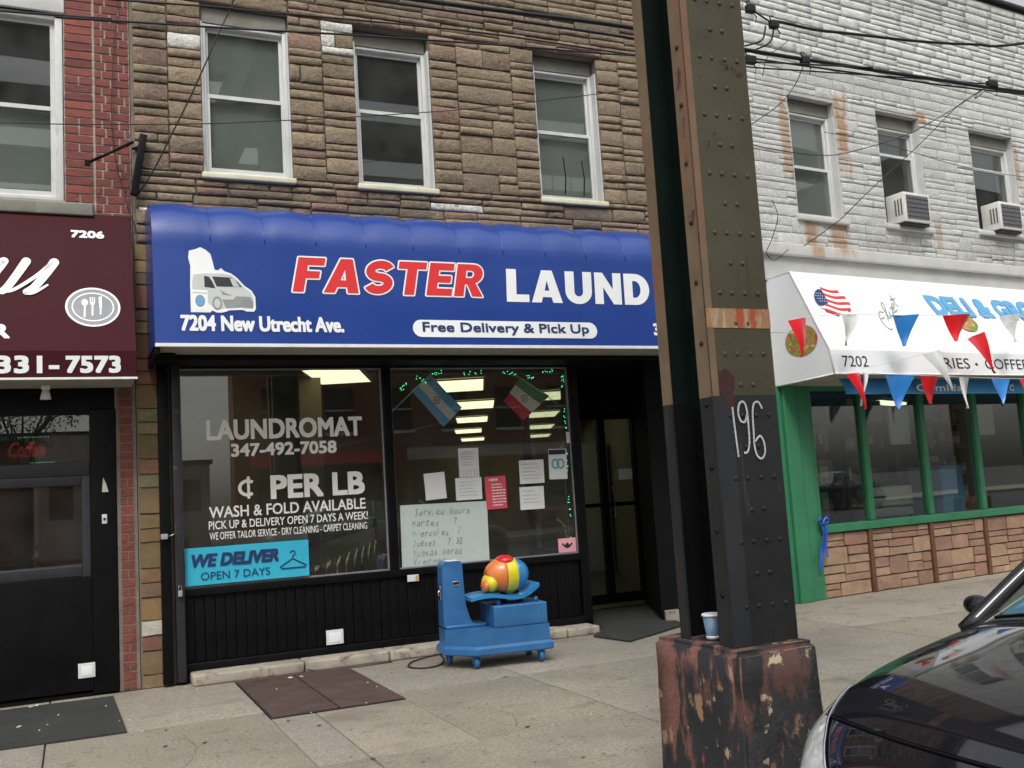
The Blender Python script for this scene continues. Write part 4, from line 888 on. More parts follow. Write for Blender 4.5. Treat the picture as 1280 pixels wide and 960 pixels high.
for a,b in ((.405,1.11),(1.17,2.10),(2.16,3.05),(3.11,4.0),(4.06,5.0)): P+=ashlar(a,b,.01,.66,rnd,tan,row=(.14,.2),wid=(.22,.42),gap=.010,thin=.55)
lay(P,DB,'veneer_stone',FLAT,'flat_stone',.028,32,yoff=.02,wx=lambda x:(6.6+x,x*.1))
for x in (1.14,2.13,3.08,4.03): part('strip',DB,'brown_strip',(x-.026,x+.026,-.02,.02,.0,.664),b=.004)
MB().prism(skew(.0,9,.1,5,.52),2,-.02,.01).build('inner_floor','floor_in',DB); MB().prism(skew(-.05,9,.09,5,.52),2,2.5,2.55).build('inner_ceiling','ceil_in',DB); part('inner_wall',DB,'wall_in',(2.35,11,4.5,4.6,0,2.5)); MB().prism([(-.0,.28),(.03,.28),(2.23,4.5),(2.20,4.5)],2,0,2.5).build('inner_wall','wall_in',DB)
t=dth('ceiling_light','slanting lit tube lamp inside the deli window','ceiling light',2.60,.80,2.10,.35); MB().bbox(-.45,.45,-.09,.09,-.03,.0,b=.012).build('diffuser','deli_lamp',t); MB().box(-.46,.46,-.1,.1,.0,.04).build('housing','white_frame',t)
# shelves and goods inside the deli
cols=[pm('goods_%s'%n,c) for n,c in dict(tan=(.33,.22,.12),grey=(.33,.33,.31),olive=(.16,.19,.07),rust=(.34,.12,.05),pale=(.5,.5,.47),dark=(.05,.05,.05),teal=(.10,.22,.22),ochre=(.5,.36,.08)).items()]
rnd=random.Random(8)
for si,(x0,x1,y,lab) in enumerate(((.50,1.15,.45,'dark shelf unit behind the first green framed window'),(1.30,2.10,.5,'dark shelf unit behind the second green framed window'),(3.15,4.0,.9,'dark shelf unit behind the fourth green framed window'))):
    t=dth('shelf_unit',lab,'shelf',(x0+x1)/2,y,0,0,'shelf units inside the deli'); w_=(x1-x0)/2
    for s in (-1,1): MB().box(s*w_-.01,s*w_+.01,-.15,.2,.01,2.0).build('side','dark_metal',t)
    zs=(.45,.80,1.15,1.5,1.8)
    for z in zs: MB().box(-w_+.01,w_-.01,-.15,.2,z,z+.015).build('shelf','dark_metal',t)
    for zi,z in enumerate(zs):
        x=x0+.03
        while x<x1-.1:
            ww=rnd.uniform(.06,.17); hh=rnd.uniform(.12,.29)
            if x+ww>x1-.02: break
            g=dth('grocery_box','%s carton on the %s shelf behind the %s green framed window'%(cn:=rnd.choice([c_[6:] for c_ in cols]),('lowest','second','middle','fourth','top')[zi],('first','second','fourth')[si]),'box',x+ww/2,y+rnd.uniform(-.04,.03),z+.0155,rnd.uniform(-.1,.1),'groceries on the shelves inside the deli')
            MB().bbox(-ww/2+.004,ww/2-.004,-.09,.09,0,hh,b=.006).build('carton','goods_'+cn,g); MB().box(-ww/2+.02,ww/2-.02,-.0915,-.0905,hh*.3,hh*.7).build('print',rnd.choice(cols),g)
            x+=ww+.006
t=dth('cooler','bright blue drinks cooler standing behind the third green framed window','cooler',2.86,.40,.0); MB().bbox(-.20,.20,-.2,.25,0.03,1.28,b=.02).build('cabinet','print_blue',t)
for z in (.85,.95,1.06,1.17): MB().box(-.18,.18,-.206,-.2,z,z+.02).build('slat','valance',t)
for k in range(7):
    t=dth('newspaper_stack',['lowest','second lowest','third lowest','middle','third highest','second highest','topmost'][k]+' stack of grey newspapers piled behind the second green framed window','newspapers',1.70+rnd.uniform(-.03,.03),.22,.30+k*.115,rnd.uniform(-.06,.06),'newspaper stacks inside the deli window')
    MB().bbox(-.33,.33,-.10,.12,0,.10,b=.02).build('papers',['grey_light','grey_print','steel'][k%3],t); MB().box(-.34,.34,-.006,.01,.001,.106).build('strap','goods_tan',t)
t=dth('white_sign','blank white board hanging at the top of the second green framed window','sign',1.93,.12,1.55); MB().bbox(-.17,.17,-.008,.008,0,.42,b=.003).build('board','paper',t); MB().tube([(0,0,.42),(0,0,.58)],.003).build('cord','cable',t)
t=dth('white_sign','blank white board in the upper corner of the fourth green framed window','sign',3.42,.12,1.62); MB().bbox(-.22,.22,-.008,.008,0,.36,b=.003).build('board','paper',t); MB().tube([(0,0,.36),(0,0,.5)],.003).build('cord','cable',t)
# air conditioners
for x,z,lab in ((2.30,4.075,'white window air conditioner with dark coil face, left one of the pair'),(4.06,4.13,'white window air conditioner with dark coil face, right one of the pair')):
    t=dth('air_conditioner',lab,'air conditioner',x,0,z,0,'window air conditioners of the deli building')
    MB().bbox(-.225,.225,-.15,.10,0.0,.345,b=.012).build('casing','ac',t)
    MB().box(-.185,.190,-.156,-.15,.035,.31).build('coil','ac_dark',t)
    for q in range(5): MB().box(-.185,.190,-.159,-.156,.06+q*.052,.065+q*.052).build('louvre','dark_metal',t)
    for q in range(3):
        for sx_ in (-.228,.224): MB().box(sx_,sx_+.004,-.12+q*.04,-.10+q*.04,.08,.27).build('vent_slot','ac_dark',t)
    MB().box(-.21,.21,-.13,.0,-.03,-.002).build('support','dark_metal',t)
# white awning
WA=dth('awning','white vinyl deli awning with slanted face, flag print and black valance lettering','awning',0,0,0)
pr=[(0,3.31),(-.33,3.32),(-.75,2.46),(-.78,2.22)]
mb=MB(); mb.box(-.02,8.0,-.33,0,3.30,3.315); mb.build('top','vinyl_white',WA)
def PD(x,h,off):
    if h>=2.46: t=(h-2.46)/.86; return (x,-.75+.42*t-off*.9,h+off*.43)
    t=(h-2.22)/.24; return (x,-.78+.03*t-off,h)
mb=MB(); mb.grid(lambda u,v:Vector(PD(-.02+8.02*u,2.46+v*.86,0))+Vector((0,.010*math.sin(PI*v)*abs(math.sin(PI*u*8)),0)),48,8); mb.build('cover','vinyl_white',WA)
mb=MB(); mb.grid(lambda u,v:PD(-.02+8.02*u,2.22+v*.24,0),8,2); mb.build('valance','vinyl_white',WA)
mb=MB(); mb.face([(-.02,0,2.19),(-.02,-.78,2.22),(-.02,-.75,2.46),(-.02,-.33,3.32),(-.02,0,3.31)]); mb.build('end_panel','vinyl_white',WA)
mb=MB(); mb.tube([(-.02,-.78,2.22),(-.02,-.75,2.46),(-.02,-.33,3.32)],.008,5); mb.tube([(-.02,0,2.19),(-.02,-.78,2.22),(8,-.78,2.22)],.009,5); mb.build('piping','trim',WA)
mb=MB(); mb.face([(-.0,-.01,2.195),(8,-.01,2.195),(8,-.77,2.212),(0,-.77,2.212)]); mb.build('underside','soffit',WA)
def dtext(s,x0,x1,h0,h1,m,bold=.02,shear=0,off=.003):
    mb=MB(); add_text(mb,s,PD,x0,x1,h0,h1,off,0,shear,dil=max(0,bold)*(h1-h0)*1.4); mb.build('lettering',m,WA)
dtext('7202',.12,.475,2.29,2.40,'print_black',.0); dtext('IRIES',1.555,2.04,2.285,2.40,'print_black',.0); dtext('COFFEE',2.30,3.05,2.285,2.40,'print_black',.0)
mb=MB(); poly(mb,ellp(2.155,2.335,.022,.016,12),PD,.003); mb.build('lettering','print_black',WA)
dtext('DELI & GROCERY',1.86,4.62,2.90,3.15,'print_blue',.05,-.22)
mb=MB()
for st in ([(1.06,2.90),(.99,2.90),(.955,2.83),(.965,2.75),(1.02,2.70),(1.06,2.72)],[(.965,2.82),(1.03,2.84)],[(1.06,2.80),(1.13,2.98),(1.12,3.02),(1.09,2.98),(1.10,2.84),(1.14,2.86)],[(1.15,2.92),(1.15,2.86),(1.19,2.88)],[(1.17,2.99),(1.175,3.0)],[(1.19,2.95),(1.24,2.97),(1.20,2.90),(1.25,2.92)],[(1.25,2.95),(1.29,2.99),(1.28,3.02),(1.25,2.98),(1.26,2.92),(1.31,2.95)],[(1.31,3.12),(1.33,3.0),(1.36,2.99)],[(1.28,3.06),(1.37,3.08)]):
    p=[(q.x,q.y) for q in spline([(a,b,0) for a,b in st],6)]; ribbon(mb,p,.010,PD,.004)
mb.build('lettering','grey_print',WA)
# waving flag in an ellipse
def inell(x,h): return ((x-.37)/.245)**2+((h-3.00)/.155)**2<=1
for k in range(9):
    mb=MB(); n=26
    for q in range(n):
        xa=.125+.49*q/n; xb=.125+.49*(q+1)/n; xm=(xa+xb)/2
        if k<5 and xm<.30: continue
        f=lambda x:3.155-k*.034+.014*math.sin((x-.12)*16)-.12*(x-.30)
        hh=f(xm)-.017
        if inell(xm,hh): mb.face([PD(xa,f(xa),.004),PD(xb,f(xb),.004),PD(xb,f(xb)-.034,.004),PD(xa,f(xa)-.034,.004)])
    if mb.f: mb.build('flag_print','print_red' if k%2==0 else 'print_white',WA)
mb=MB(); poly(mb,[(.30,3.12),(.25,3.13),(.19,3.10),(.145,3.05),(.125,2.99),(.14,2.95),(.19,2.93),(.25,2.96),(.30,2.97)],PD,.005); mb.build('flag_print','print_navy',WA)
mb=MB(); rnd=random.Random(2)
for q in range(16): cx,cz=.16+.032*(q%4)+.01*(q//4),3.08-.03*(q//4); poly(mb,ellp(cx,cz,.007,.006,5),PD,.0056)
mb.build('flag_print','print_white',WA)
def PE(x,h,off): return (-.02-off,-x,h)      # end panel plane
mb=MB(); poly(mb,ellp(.40,2.60,.215,.155,28),PE,.004); mb.build('sandwich_print','bread',WA)
mb=MB(); poly(mb,ellp(2.35,2.82,.17,.10,24),PD,.004); mb.build('sandwich_print','bread',WA)
# blue inner valance awning
BV=dth('inner_awning','light blue rounded awning hanging under the white deli awning','awning',0,0,0)
mb=MB(); mb.grid(lambda u,v:(.33+6*u,-.50-.08*math.sin(v*PI*.5)+.0*u,2.215-.165*v),24,5); mb.build('cover','valance',BV)
mb=MB(); mb.tube([(.33,-.58,2.05),(6.33,-.58,2.05)],.008,5); mb.build('hem','print_blue',BV)
mb=MB(); PV=lambda x,h,off:(x,-.588-off,h)
add_text(mb,'Comida',PV,1.38,2.13,2.068,2.145,.0,0,dil=.003); add_text(mb,'C',PV,2.95,3.03,2.068,2.14,0,0,dil=.003); mb.build('lettering','print_white',BV)
# ribbon tied to the post
t=dth('ribbon','blue ribbon bow tied to the green post with a long tail','ribbon',.40,-.04,.30)
mb=MB(); mb.grid(lambda u,v:(-.0-.085*u+.02*math.sin(u*5)+(v-.5)*.05,-.02-.01*math.sin(u*9),.46-.46*u),14,1); mb.build('tail','ribbon',t)
mb=MB(); mb.grid(lambda u,v:(.03-.03*u+(v-.5)*.04,-.03-.01*math.sin(u*7),.46-.33*u),14,1); mb.build('tail','ribbon',t)
for s in (-1,1): mb=MB(); mb.tube(spline([(0,-.02,.48),(s*.05,-.03,.53),(s*.06,-.035,.48),(0,-.02,.47)],5),.014,6); mb.build('loop','ribbon',t)
MB().ell((0,-.03,.475),(.018,.018,.02),8,6).build('knot','ribbon',t)
# pennant strings
def string(lab,pts,tris,off,r=.003,extra=None):
    t=dth('pennant_string',lab,'bunting',0,0,0,0,'strings of pennants before the deli')
    P3=[(x,-off,z) for x,z in pts]
    if extra: P3=extra+P3
    MB().tube(P3,r,5).build('cord','white_p',t)
    for i,(a,b,c,m,tw) in enumerate(tris):
        a=Vector((a[0],-off-.004,a[1])); b=Vector((b[0],-off-.004,b[1])); c=Vector((c[0],-off-.004-tw,c[1]))
        mb=MB(); th=Vector((0,.0015,0))
        def Pn(u,v):
            l=a.lerp(c,v); r_=b.lerp(c,v); p=l.lerp(r_,u); return p+Vector((.012*math.sin(v*4+i*2)*v,-.035*math.sin(u*PI*1.4+i*1.7)*(1-.5*v)-.02*math.sin(v*3+i),0))
        mb.grid(Pn,4,6); mb.build('pennant',m,t)
upt=[(-.807,2.664),(-.54,2.711),(-.172,2.746),(.143,2.758),(.593,2.767),(.934,2.779),(1.4,2.796),(1.811,2.82),(2.275,2.811),(2.728,2.863),(3.2,2.90),(5,3.0)]
ca=math.cos(DA); sa=math.sin(DA)
def w2d(X,Y,Z): dx,dy=X-6.6,Y; return (dx*ca+dy*sa,-dx*sa+dy*ca,Z)
string('upper string of pennants tied from the steel column across the deli awning',upt,[
 ((-.807,2.664),(-.54,2.711),(-.69,2.331),'red_p',.02),((-.172,2.746),(.143,2.758),(-.063,2.454),'white_p',.0),((.593,2.767),(.934,2.779),(.719,2.462),'blue_p',.02),
 ((1.4,2.796),(1.811,2.82),(1.53,2.528),'red_p',.01),((2.275,2.811),(2.728,2.863),(2.457,2.541),'white_p',.03),((3.2,2.9),(3.55,2.92),(3.4,2.6),'blue_p',0)],1.0,extra=[w2d(2.66,-4.5,1.93),w2d(4.2,-3.1,2.18)])
string('slanting string with a white and a large red pennant crossing the valance',[(.05,2.235),(.5,2.30),(.913,2.379),(1.235,2.432),(1.564,2.537),(1.915,2.629),(2.379,2.745),(3.0,2.95)],[
 ((.913,2.379),(1.235,2.432),(1.276,2.022),'white_p',.03),((1.564,2.537),(1.915,2.629),(2.02,2.196),'red_p',.02)],1.05)
string('lower string of pennants hanging along the bottom of the white valance',[(0,2.207),(.27,2.221),(.6,2.21),(1.2,2.197),(1.8,2.185),(2.5,2.172),(4,2.17)],[
 ((.048,2.204),(.271,2.221),(.253,1.864),'red_p',.02),((.24,2.22),(.35,2.215),(.256,1.90),'white_p',-.02),((.586,2.207),(.971,2.193),(.707,1.859),'blue_p',.03),((1.153,2.194),(1.398,2.187),(1.241,1.909),'red_p',.0),
 ((1.715,2.18),(1.949,2.182),(1.761,1.855),'white_p',.02),((2.23,2.183),(2.585,2.167),(2.35,1.874),'blue_p',.0),((2.783,2.168),(2.983,2.16),(2.85,1.851),'red_p',.0)],.85)

# ================================================================== elevated railway column on its pedestal
PX0,PX1,PY0,PY1,PZ=2.268,2.665,-4.875,-4.30,.632
mb=MB(); bm=bmesh.new(); bmesh.ops.create_cube(bm,size=1)
for v in bm.verts:
    top=v.co.z>0; k=0 if top else .012
    v.co=Vector(((PX0-k) if v.co.x<0 else (PX1+k),(PY0-k) if v.co.y<0 else (PY1+k),PZ if top else -.02))
bmesh.ops.bevel(bm,geom=[e for e in bm.edges],offset=.022,segments=3,affect='EDGES'); 
bmesh.ops.subdivide_edges(bm,edges=bm.edges[:],cuts=5,use_grid_fill=True)
for v in bm.verts:
    n=noise.noise(v.co*9)*.008+noise.noise(v.co*25)*.005
    v.co+=Vector((n,noise.noise(v.co*9+Vector((5,5,5)))*.008,n*.6))
mb.addbm(bm); _p=one('pedestal',mb,['ped','ped_front'],'square concrete column base with peeling red, black and cream paint','column base',(2.46,-4.59,0))
for q in _p.data.polygons:
    if q.center.y+_p.location.y<PY0+.05 and q.normal.y<-.5: q.material_index=1
CO=thing('steel_column','riveted steel column of the elevated railway, olive above and dark grey below, marked 196','column',(2.46,-4.6,PZ))
CX0,CX1,CY0,CY1=2.318,2.630,-4.80,-4.42; ZT=7.2; ZS=1.61
for z0,z1,m in ((PZ-.003,ZS,'col_low'),(ZS,ZT,'col_top')):
    mb=MB(); mb.bbox(CX0,CX1,CY0,CY0+.012,z0,z1,b=.002); mb.build('front_plate',m,CO)
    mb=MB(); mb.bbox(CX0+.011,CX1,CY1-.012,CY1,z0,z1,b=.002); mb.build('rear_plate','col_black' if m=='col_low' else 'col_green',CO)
for z0,z1,m in ((PZ-.003,ZS,'col_low'),(ZS,ZT,'col_tan')):
    for xx in (CX0+.002,CX1-.012):
        mb=MB(); mb.box(xx,xx+.010,CY0+.012,CY0+.095,z0,z1); mb.build('angle',m,CO)
        mb=MB(); mb.box(xx,xx+.010,CY1-.075,CY1-.012,z0,z1); mb.build('angle',m,CO)
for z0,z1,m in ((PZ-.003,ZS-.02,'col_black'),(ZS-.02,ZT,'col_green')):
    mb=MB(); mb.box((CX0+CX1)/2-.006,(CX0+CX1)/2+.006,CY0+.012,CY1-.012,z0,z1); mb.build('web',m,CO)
mb=MB(); mb.box(CX0+.003,CX0+.085,CY0-.0012,CY0-.0002,PZ+.004,ZS-.003); mb.build('paint_and_reflection_strip','col_reflection',CO)  # this strip paints a reflection along the lower face's left edge
mb=MB(); mb.box(CX0-.001,CX0+.03,CY0-.0014,CY0-.0002,ZS+.0,ZT); mb.build('paint_and_reflection_strip','col_tan',CO)
mb=MB(); mb.box(CX0-.002,CX1+.002,CY0-.0026,CY0-.0002,1.885,1.965); mb.build('paint_band','rust_tape',CO)
mb=MB(); k=0; z=.78
while z<7.1:
    xs=(.14,.20) if k%2 else (.075,.135,.20,.265)
    for x in xs:
        bm=bmesh.new(); bmesh.ops.create_uvsphere(bm,u_segments=8,v_segments=4,radius=.0100); 
        for v in bm.verts: v.co=Vector((CX0+x+v.co.x,CY0-.002+v.co.y*.38,z+v.co.z))
        mb.addbm(bm)
        if k%2==0 and x in (.075,.265):
            mb.ell((CX0+.001,CY0+.05,z+.05),(.008,.012,.012),8,4)
    z+=.125; k+=1
mb.cm=0
nlow=[]; o=mb.build('rivets',['col_top','col_low'],CO,kind='stuff')
for p in o.data.polygons: p.material_index=1 if (p.center.z+PZ)<ZS else 0
mb=MB(); poly(mb,[(2.375+.05*math.cos(a)*(1+.3*noise.noise(Vector((a*2,0,0)))),1.665+.055*math.sin(a)*(1+.5*noise.noise(Vector((0,a*2,3))))) for a in [k*.26 for k in range(24)]],PLANE(CY0-.0012)); poly(mb,[(2.385,1.63),(2.41,1.63),(2.42,1.60),(2.415,1.56),(2.395,1.545),(2.375,1.57)],PLANE(CY0-.0017)); mb.build('rust_patch','rust_patch',CO)
mb=MB(); PC=PLANE(CY0-.0062); w_=.0080
def cs(pts): p=[(q.x,q.y) for q in spline([(a,b,0) for a,b in pts],8)]; ribbon(mb,p,w_,PC,.0,widths=[w_*(.75+.45*abs(math.sin(k*1.7))) for k in range(len(p))])
cs([(2.402,1.565),(2.404,1.50),(2.408,1.43),(2.412,1.365)])
cs([(2.470,1.535),(2.458,1.505),(2.438,1.508),(2.428,1.54),(2.436,1.575),(2.456,1.585),(2.470,1.56),(2.473,1.50),(2.470,1.42),(2.458,1.385),(2.440,1.38)])
cs([(2.548,1.555),(2.532,1.582),(2.508,1.575),(2.498,1.53),(2.496,1.47),(2.494,1.41),(2.503,1.368),(2.525,1.355),(2.543,1.378),(2.542,1.42),(2.525,1.445),(2.500,1.425)])
mb.build('numeral','chalk',CO)
# overhead railway carried by the columns (above the picture)
def column_far(x,y,lab):
    t=thing('steel_column',lab,'column',(x,y,0),0,'columns of the elevated railway out in the street',local=True)
    MB().bbox(-.25,.25,-.28,.28,-.15,.62,b=.02).build('footing','ped',t); MB().box(-.15,.15,-.2,-.185,.62,7.2).box(-.15,.15,.185,.2,.62,7.2).box(-.006,.006,-.185,.185,.62,7.2).build('shaft','col_top',t)
for i,(x,y) in enumerate(((2.46,-18.9),(18,-4.6),(18,-18.9),(-14,-18.9),(-13,-4.6))):
    column_far(x,y,['olive steel column straight across the street','olive steel column farther along the near kerb','olive steel column farther along the far kerb','olive steel column on the far kerb to the left','olive steel column on the near kerb to the left'][i])
RW=thing('elevated_railway','olive steel deck of the elevated railway over the street','railway bridge',(2.5,-11.7,7.2))
for x in (2.46,18,-13.5): part('cross_girder',RW,'deck',(x-.2,x+.2,-19.2,-4.3,7.2,8.1))
for y in (-16.2,-13.3,-10.1,-7.2): part('stringer',RW,'deck',(-40,50,y-.15,y+.15,8.1,8.8))

# ================================================================== cup and leaf on the pedestal
t=thing('paper_cup','pale blue paper cup standing on the column base beside the steel column','cup',(2.375,-4.585,PZ),0,local=True)
MB().lathe([(.024,0),(.026,.004),(.037,.098),(.036,.098),(.024,.01)],(0,0,0.004),n=24).build('cup_body','cup',t)
MB().lathe([(.037,.094),(.041,.097),(.041,.103),(.037,.106),(.034,.104)],(0,0,.003),n=24).build('rim','cup_lid',t)
MB().lathe([(.0265,.006),(.0275,.006),(.0285,.018),(.0275,.018)],(0,0,.003),n=24).build('band','cup_lid',t)
t=thing('crumpled_wrapper','crumpled green and white wrapper beside the paper cup','litter',(2.455,-4.66,PZ),0,local=True)
bm=bmesh.new(); bmesh.ops.create_icosphere(bm,subdivisions=2,radius=.016)
for v in bm.verts: v.co*=1+noise.noise(v.co*120)*.7; v.co.z=v.co.z*.8+.014
mb=MB(); mb.addbm(bm,sm=False); mb.build('paper_scrap','litter',t)
mb=MB(); mb.grid(lambda u,v:(.0+.02*u,(v-.5)*.014*math.sin(PI*min(.95,u+.05)),.02+.025*u-.01*u*u),5,2); mb.build('leaf','leaf',t)

# ================================================================== coin operated ride (its character figure is left out)
RD=thing('coin_ride','blue coin operated children ride on casters with a red, yellow and blue barrel seat','kiddie ride',(2.62,-1.10,0),R(-7),local=True); RD.scale=(.90,.95,1.0)
mb=MB()
# lower skirt with a chamfered near left corner
sk=[(.09,0),(.74,0),(.74,.44),(-.12,.44),(-.12,.22)]
def flare(poly,c,k): return [(c[0]+(x-c[0])*k,c[1]+(y-c[1])*k) for x,y in poly]
c0=(.33,.22)
for k0,k1,z0,z1 in ((1.0,1.045,.095,.105),(1.045,1.045,.105,.145),(1.045,1.0,.145,.165)):
    a=flare(sk,c0,k0); b=flare(sk,c0,k1); n=len(sk)
    for i in range(n): mb.face([(*a[i],z0),(*a[(i+1)%n],z0),(*b[(i+1)%n],z1),(*b[i],z1)])
mb.face([(*q,.095) for q in reversed(sk)]); mb.face([(*q,.165) for q in sk]); mb.build('skirt','ride_blue',RD)
mb=MB(); a=flare(sk,c0,.985)
mb.prism(a,2,.165,.285); mb.build('lower_body','ride_blue',RD)
MB().bbox(.26,.725,.01,.43,.285,.445,b=.012).build('motor_box','ride_blue',RD)
MB().bbox(-.10,.255,.20,.425,.285,.31,b=.01).build('step','ride_blue',RD)
# coin pedestal with rounded top
mb=MB(); pp=[(-.115,.30)]+[(-.105,.70)]+[(-.06+.045*math.cos(R(180-q)),.735+.05*math.sin(R(180-q))) for q in range(0,91,15)]+[(.055,.785),(.07,.77),(.075,.60),(.085,.45),(.12,.34),(.16,.30)]
mb.prism(pp,1,.24,.42); mb.build('coin_pedestal','ride_blue',RD)
mb=MB(); mb.face([(-.055,.245,.7875),(.054,.245,.7875),(.054,.415,.7875),(-.055,.415,.7875)]); mb.build('label','print_white',RD)
MB().bbox(-.02,.035,.234,.24,.60,.635,b=.003).build('coin_slot','chrome',RD); MB().box(-.012,.02,.231,.234,.613,.621).build('slot','black',RD)
MB().bbox(-.124,-.112,.28,.34,.50,.60,b=.004).build('coin_door','chrome',RD); MB().tube([(-.126,.31,.53),(-.135,.31,.55),(-.126,.31,.57)],.005).build('handle','chrome',RD)
for x in (.33,.66): MB().lathe([(.02,0),(.02,.03),(.014,.036)],(x,.1,.445),n=12).build('bolt','ride_blue',RD)
MB().tube([(.40,.22,.43),(.42,.22,.52)],.03,10).build('rocker_arm','black',RD); MB().tube([(.56,.22,.43),(.52,.22,.52)],.03,10).build('rocker_arm','black',RD)
# wavy foot board, two joined pieces
mb=MB()
def fb(u,v):
    x=.09+.60*u; w_=.15+.03*math.sin(PI*u); y=.22+(v-.5)*2*w_
    z=.515+(.0 if u<.5 else .07*((u-.5)*2)**2.2)+.018*math.sin(u*2*PI)
    return Vector((x,y,z))
mb.grid(fb,24,6); mb.grid(lambda u,v:fb(u,v)-Vector((0,0,.028+.0*v)),24,6)
for v in (0,1): mb.grid(lambda u,q,v=v:fb(u,v)-Vector((0,0,.028*q)),24,1)
for u in (0,1): mb.grid(lambda v,q,u=u:fb(u,v)-Vector((0,0,.028*q)),6,1)
mb.build('foot_board','ride_sky',RD)
# barrel seat lying across the board
bc=Vector((.45,.22,.655)); 
def barrel(name,x0,x1,m,r0=1.0,tt=None):
    mb=MB(); pf=[]
    for k in range(9):
        x=x0+(x1-x0)*k/8; q=(x-.0)/.20; r=.135*math.sqrt(max(.0,1-q*q))*r0; pf.append((max(r,.002),x))
    mb.lathe(pf,tuple(bc),ax=0,n=28); return mb.build(name,m,RD)
barrel('barrel',-.185,-.02,'ride_orange'); barrel('barrel',-.02,.075,'ride_yellow'); barrel('barrel',.075,.198,'ride_sky')
mb=MB(); mb.ell((.44,.22,.76),(.085,.10,.045),20,10); mb.build('saddle','ride_red',RD)
MB().ell((.30,.22,.60),(.07,.12,.075),18,10).build('nose_pad','ride_yellow',RD); MB().ell((.245,.19,.585),(.03,.085,.05),16,8).build('nose_pad','ride_orange',RD)
for x,y in ((.10,.06),(.66,.05),(.66,.38),(-.05,.38)):
    c=MB().tube([(x-.018,y,.045),(x+.018,y,.045)],.042,16).build('caster','ride_blue',RD); BASE[c.name]=Vector((0,0,0))
    MB().box(x-.03,x+.03,y-.025,y+.025,.085,.097).box(x-.028,x-.020,y-.02,y+.02,.04,.09).box(x+.020,x+.028,y-.02,y+.02,.04,.09).build('fork','ride_blue',c)
cd=spline([(2.72,-.24,.01),(2.66,-.50,.008),(2.55,-.72,.008),(2.42,-.78,.008),(2.33,-.66,.008),(2.40,-.46,.01),(2.58,-.33,.012),(2.74,-.26,.012),(2.80,-.26,.03),(2.82,-.25,.09)],6)
mb=MB(); mb.tube(cd,.006,6); one('power_cord',mb,'cable','black power cord looping over the sidewalk beside the blue ride','cord',(2.55,-.5,0))
mb=MB(); mb.tube(spline([(2.30,-.30,.006),(2.05,-.32,.006),(1.9,-.30,.006),(1.7,-.28,.01),(1.62,-.255,.03)],6),.004,5); one('loose_wire',mb,'cable','thin dark wire lying along the shopfront curb','wire',(2.0,-.3,0))

# ================================================================== cellar hatch, mats, litter
t=thing('cellar_hatch','rusty brown double leaf steel cellar hatch set in the sidewalk','cellar hatch',((HX0+HX1)/2,(HY0+HY1)/2,0),0,local=True)
w2=(HX1-HX0)/2; l2=(HY1-HY0)/2
MB().bbox(-w2+.006,-.012,-l2+.006,l2-.006,-.015,.012,b=.003).build('leaf_plate','hatch',t); MB().bbox(.0,w2-.006,-l2+.006,l2-.006,-.015,.012,b=.003).build('leaf_plate','hatch',t)
MB().box(-w2,w2,-l2,-l2+.005,-.015,.004).box(-w2,w2,l2-.005,l2,-.015,.004).box(-w2,-w2+.005,-l2+.005,l2-.005,-.015,.004).box(w2-.005,w2,-l2+.005,l2-.005,-.015,.004).build('frame','dark_metal',t)
MB().bbox(-.32,-.20,l2-.14,l2-.11,.012,.02,b=.003).build('hinge','hatch',t)
t=thing('door_mat','worn dark rubber mat before the black cafe door','door mat',(-.62,-.83,0),0,local=True); mb=MB(); mb.prism([(-.9,-.66),(.90,-.70),(.87,.62),(-.9,.64)],2,.001,.012); mb.build('mat_sheet','mat_rubber',t)
t=thing('door_mat','dark rubber mat in the recessed laundromat entrance','door mat',(4.7,.3,0),0,local=True)
mb=MB(); mb.prism([(-.63,-.68),(-.55,-1.16),(.28,-.70),(.85,.82),(-.2,.86),(-.32,-.3)],2,.007,.016); mb.build('mat_sheet','mat_rubber',t)
rnd=random.Random(6)
lits=[(-.24,-.21),(.19,-.6),(-.32,-.92),(-.2,-1.14),(.25,-1.2),(.31,-1.22),(.36,-1.61),(.82,-1.58),(1.46,-.45),(1.54,-.47),(1.29,-.84),(1.88,-1.08),(1.89,-1.27),(1.94,-1.42),(1.68,-1.76),(1.32,-1.8),(4.2,-.5),(3.08,-1.35),(2.65,-2.95),(.8,-.45),(.74,-.25),(-.28,-.24),(-.1,-.7),(-.16,-1.0)]
LL=['large torn white scrap on the far edge of the door mat','tiny scrap at the right far part of the door mat','tiny scrap near the left middle of the door mat','tiny scrap near the front edge of the door mat','tiny scrap just off the right edge of the door mat','tiny scrap on the concrete a little right of the door mat','tiny scrap in front of the right corner of the door mat','tiny scrap before the left edge of the cellar hatch','larger pale scrap by the hinge of the cellar hatch','pale scrap right beside the larger one near the hatch hinge','tiny scrap in the middle of the left hatch leaf','tiny scrap near the far right edge of the hatch','tiny scrap halfway down the right edge of the hatch','tiny scrap towards the front right corner of the hatch','tiny scrap on the front edge of the right hatch leaf','tiny scrap on the front edge of the left hatch leaf','tiny scrap on the mat in the laundromat entrance','tiny scrap on the sidewalk below the right end of the blue ride','tiny scrap on the sidewalk joint in front of the column base','tiny scrap before the left end of the shopfront curb','tiny scrap at the foot of the shutter rail','flat scrap beside the large one on the door mat','tiny scrap in the centre of the door mat','tiny scrap on the near part of the door mat']
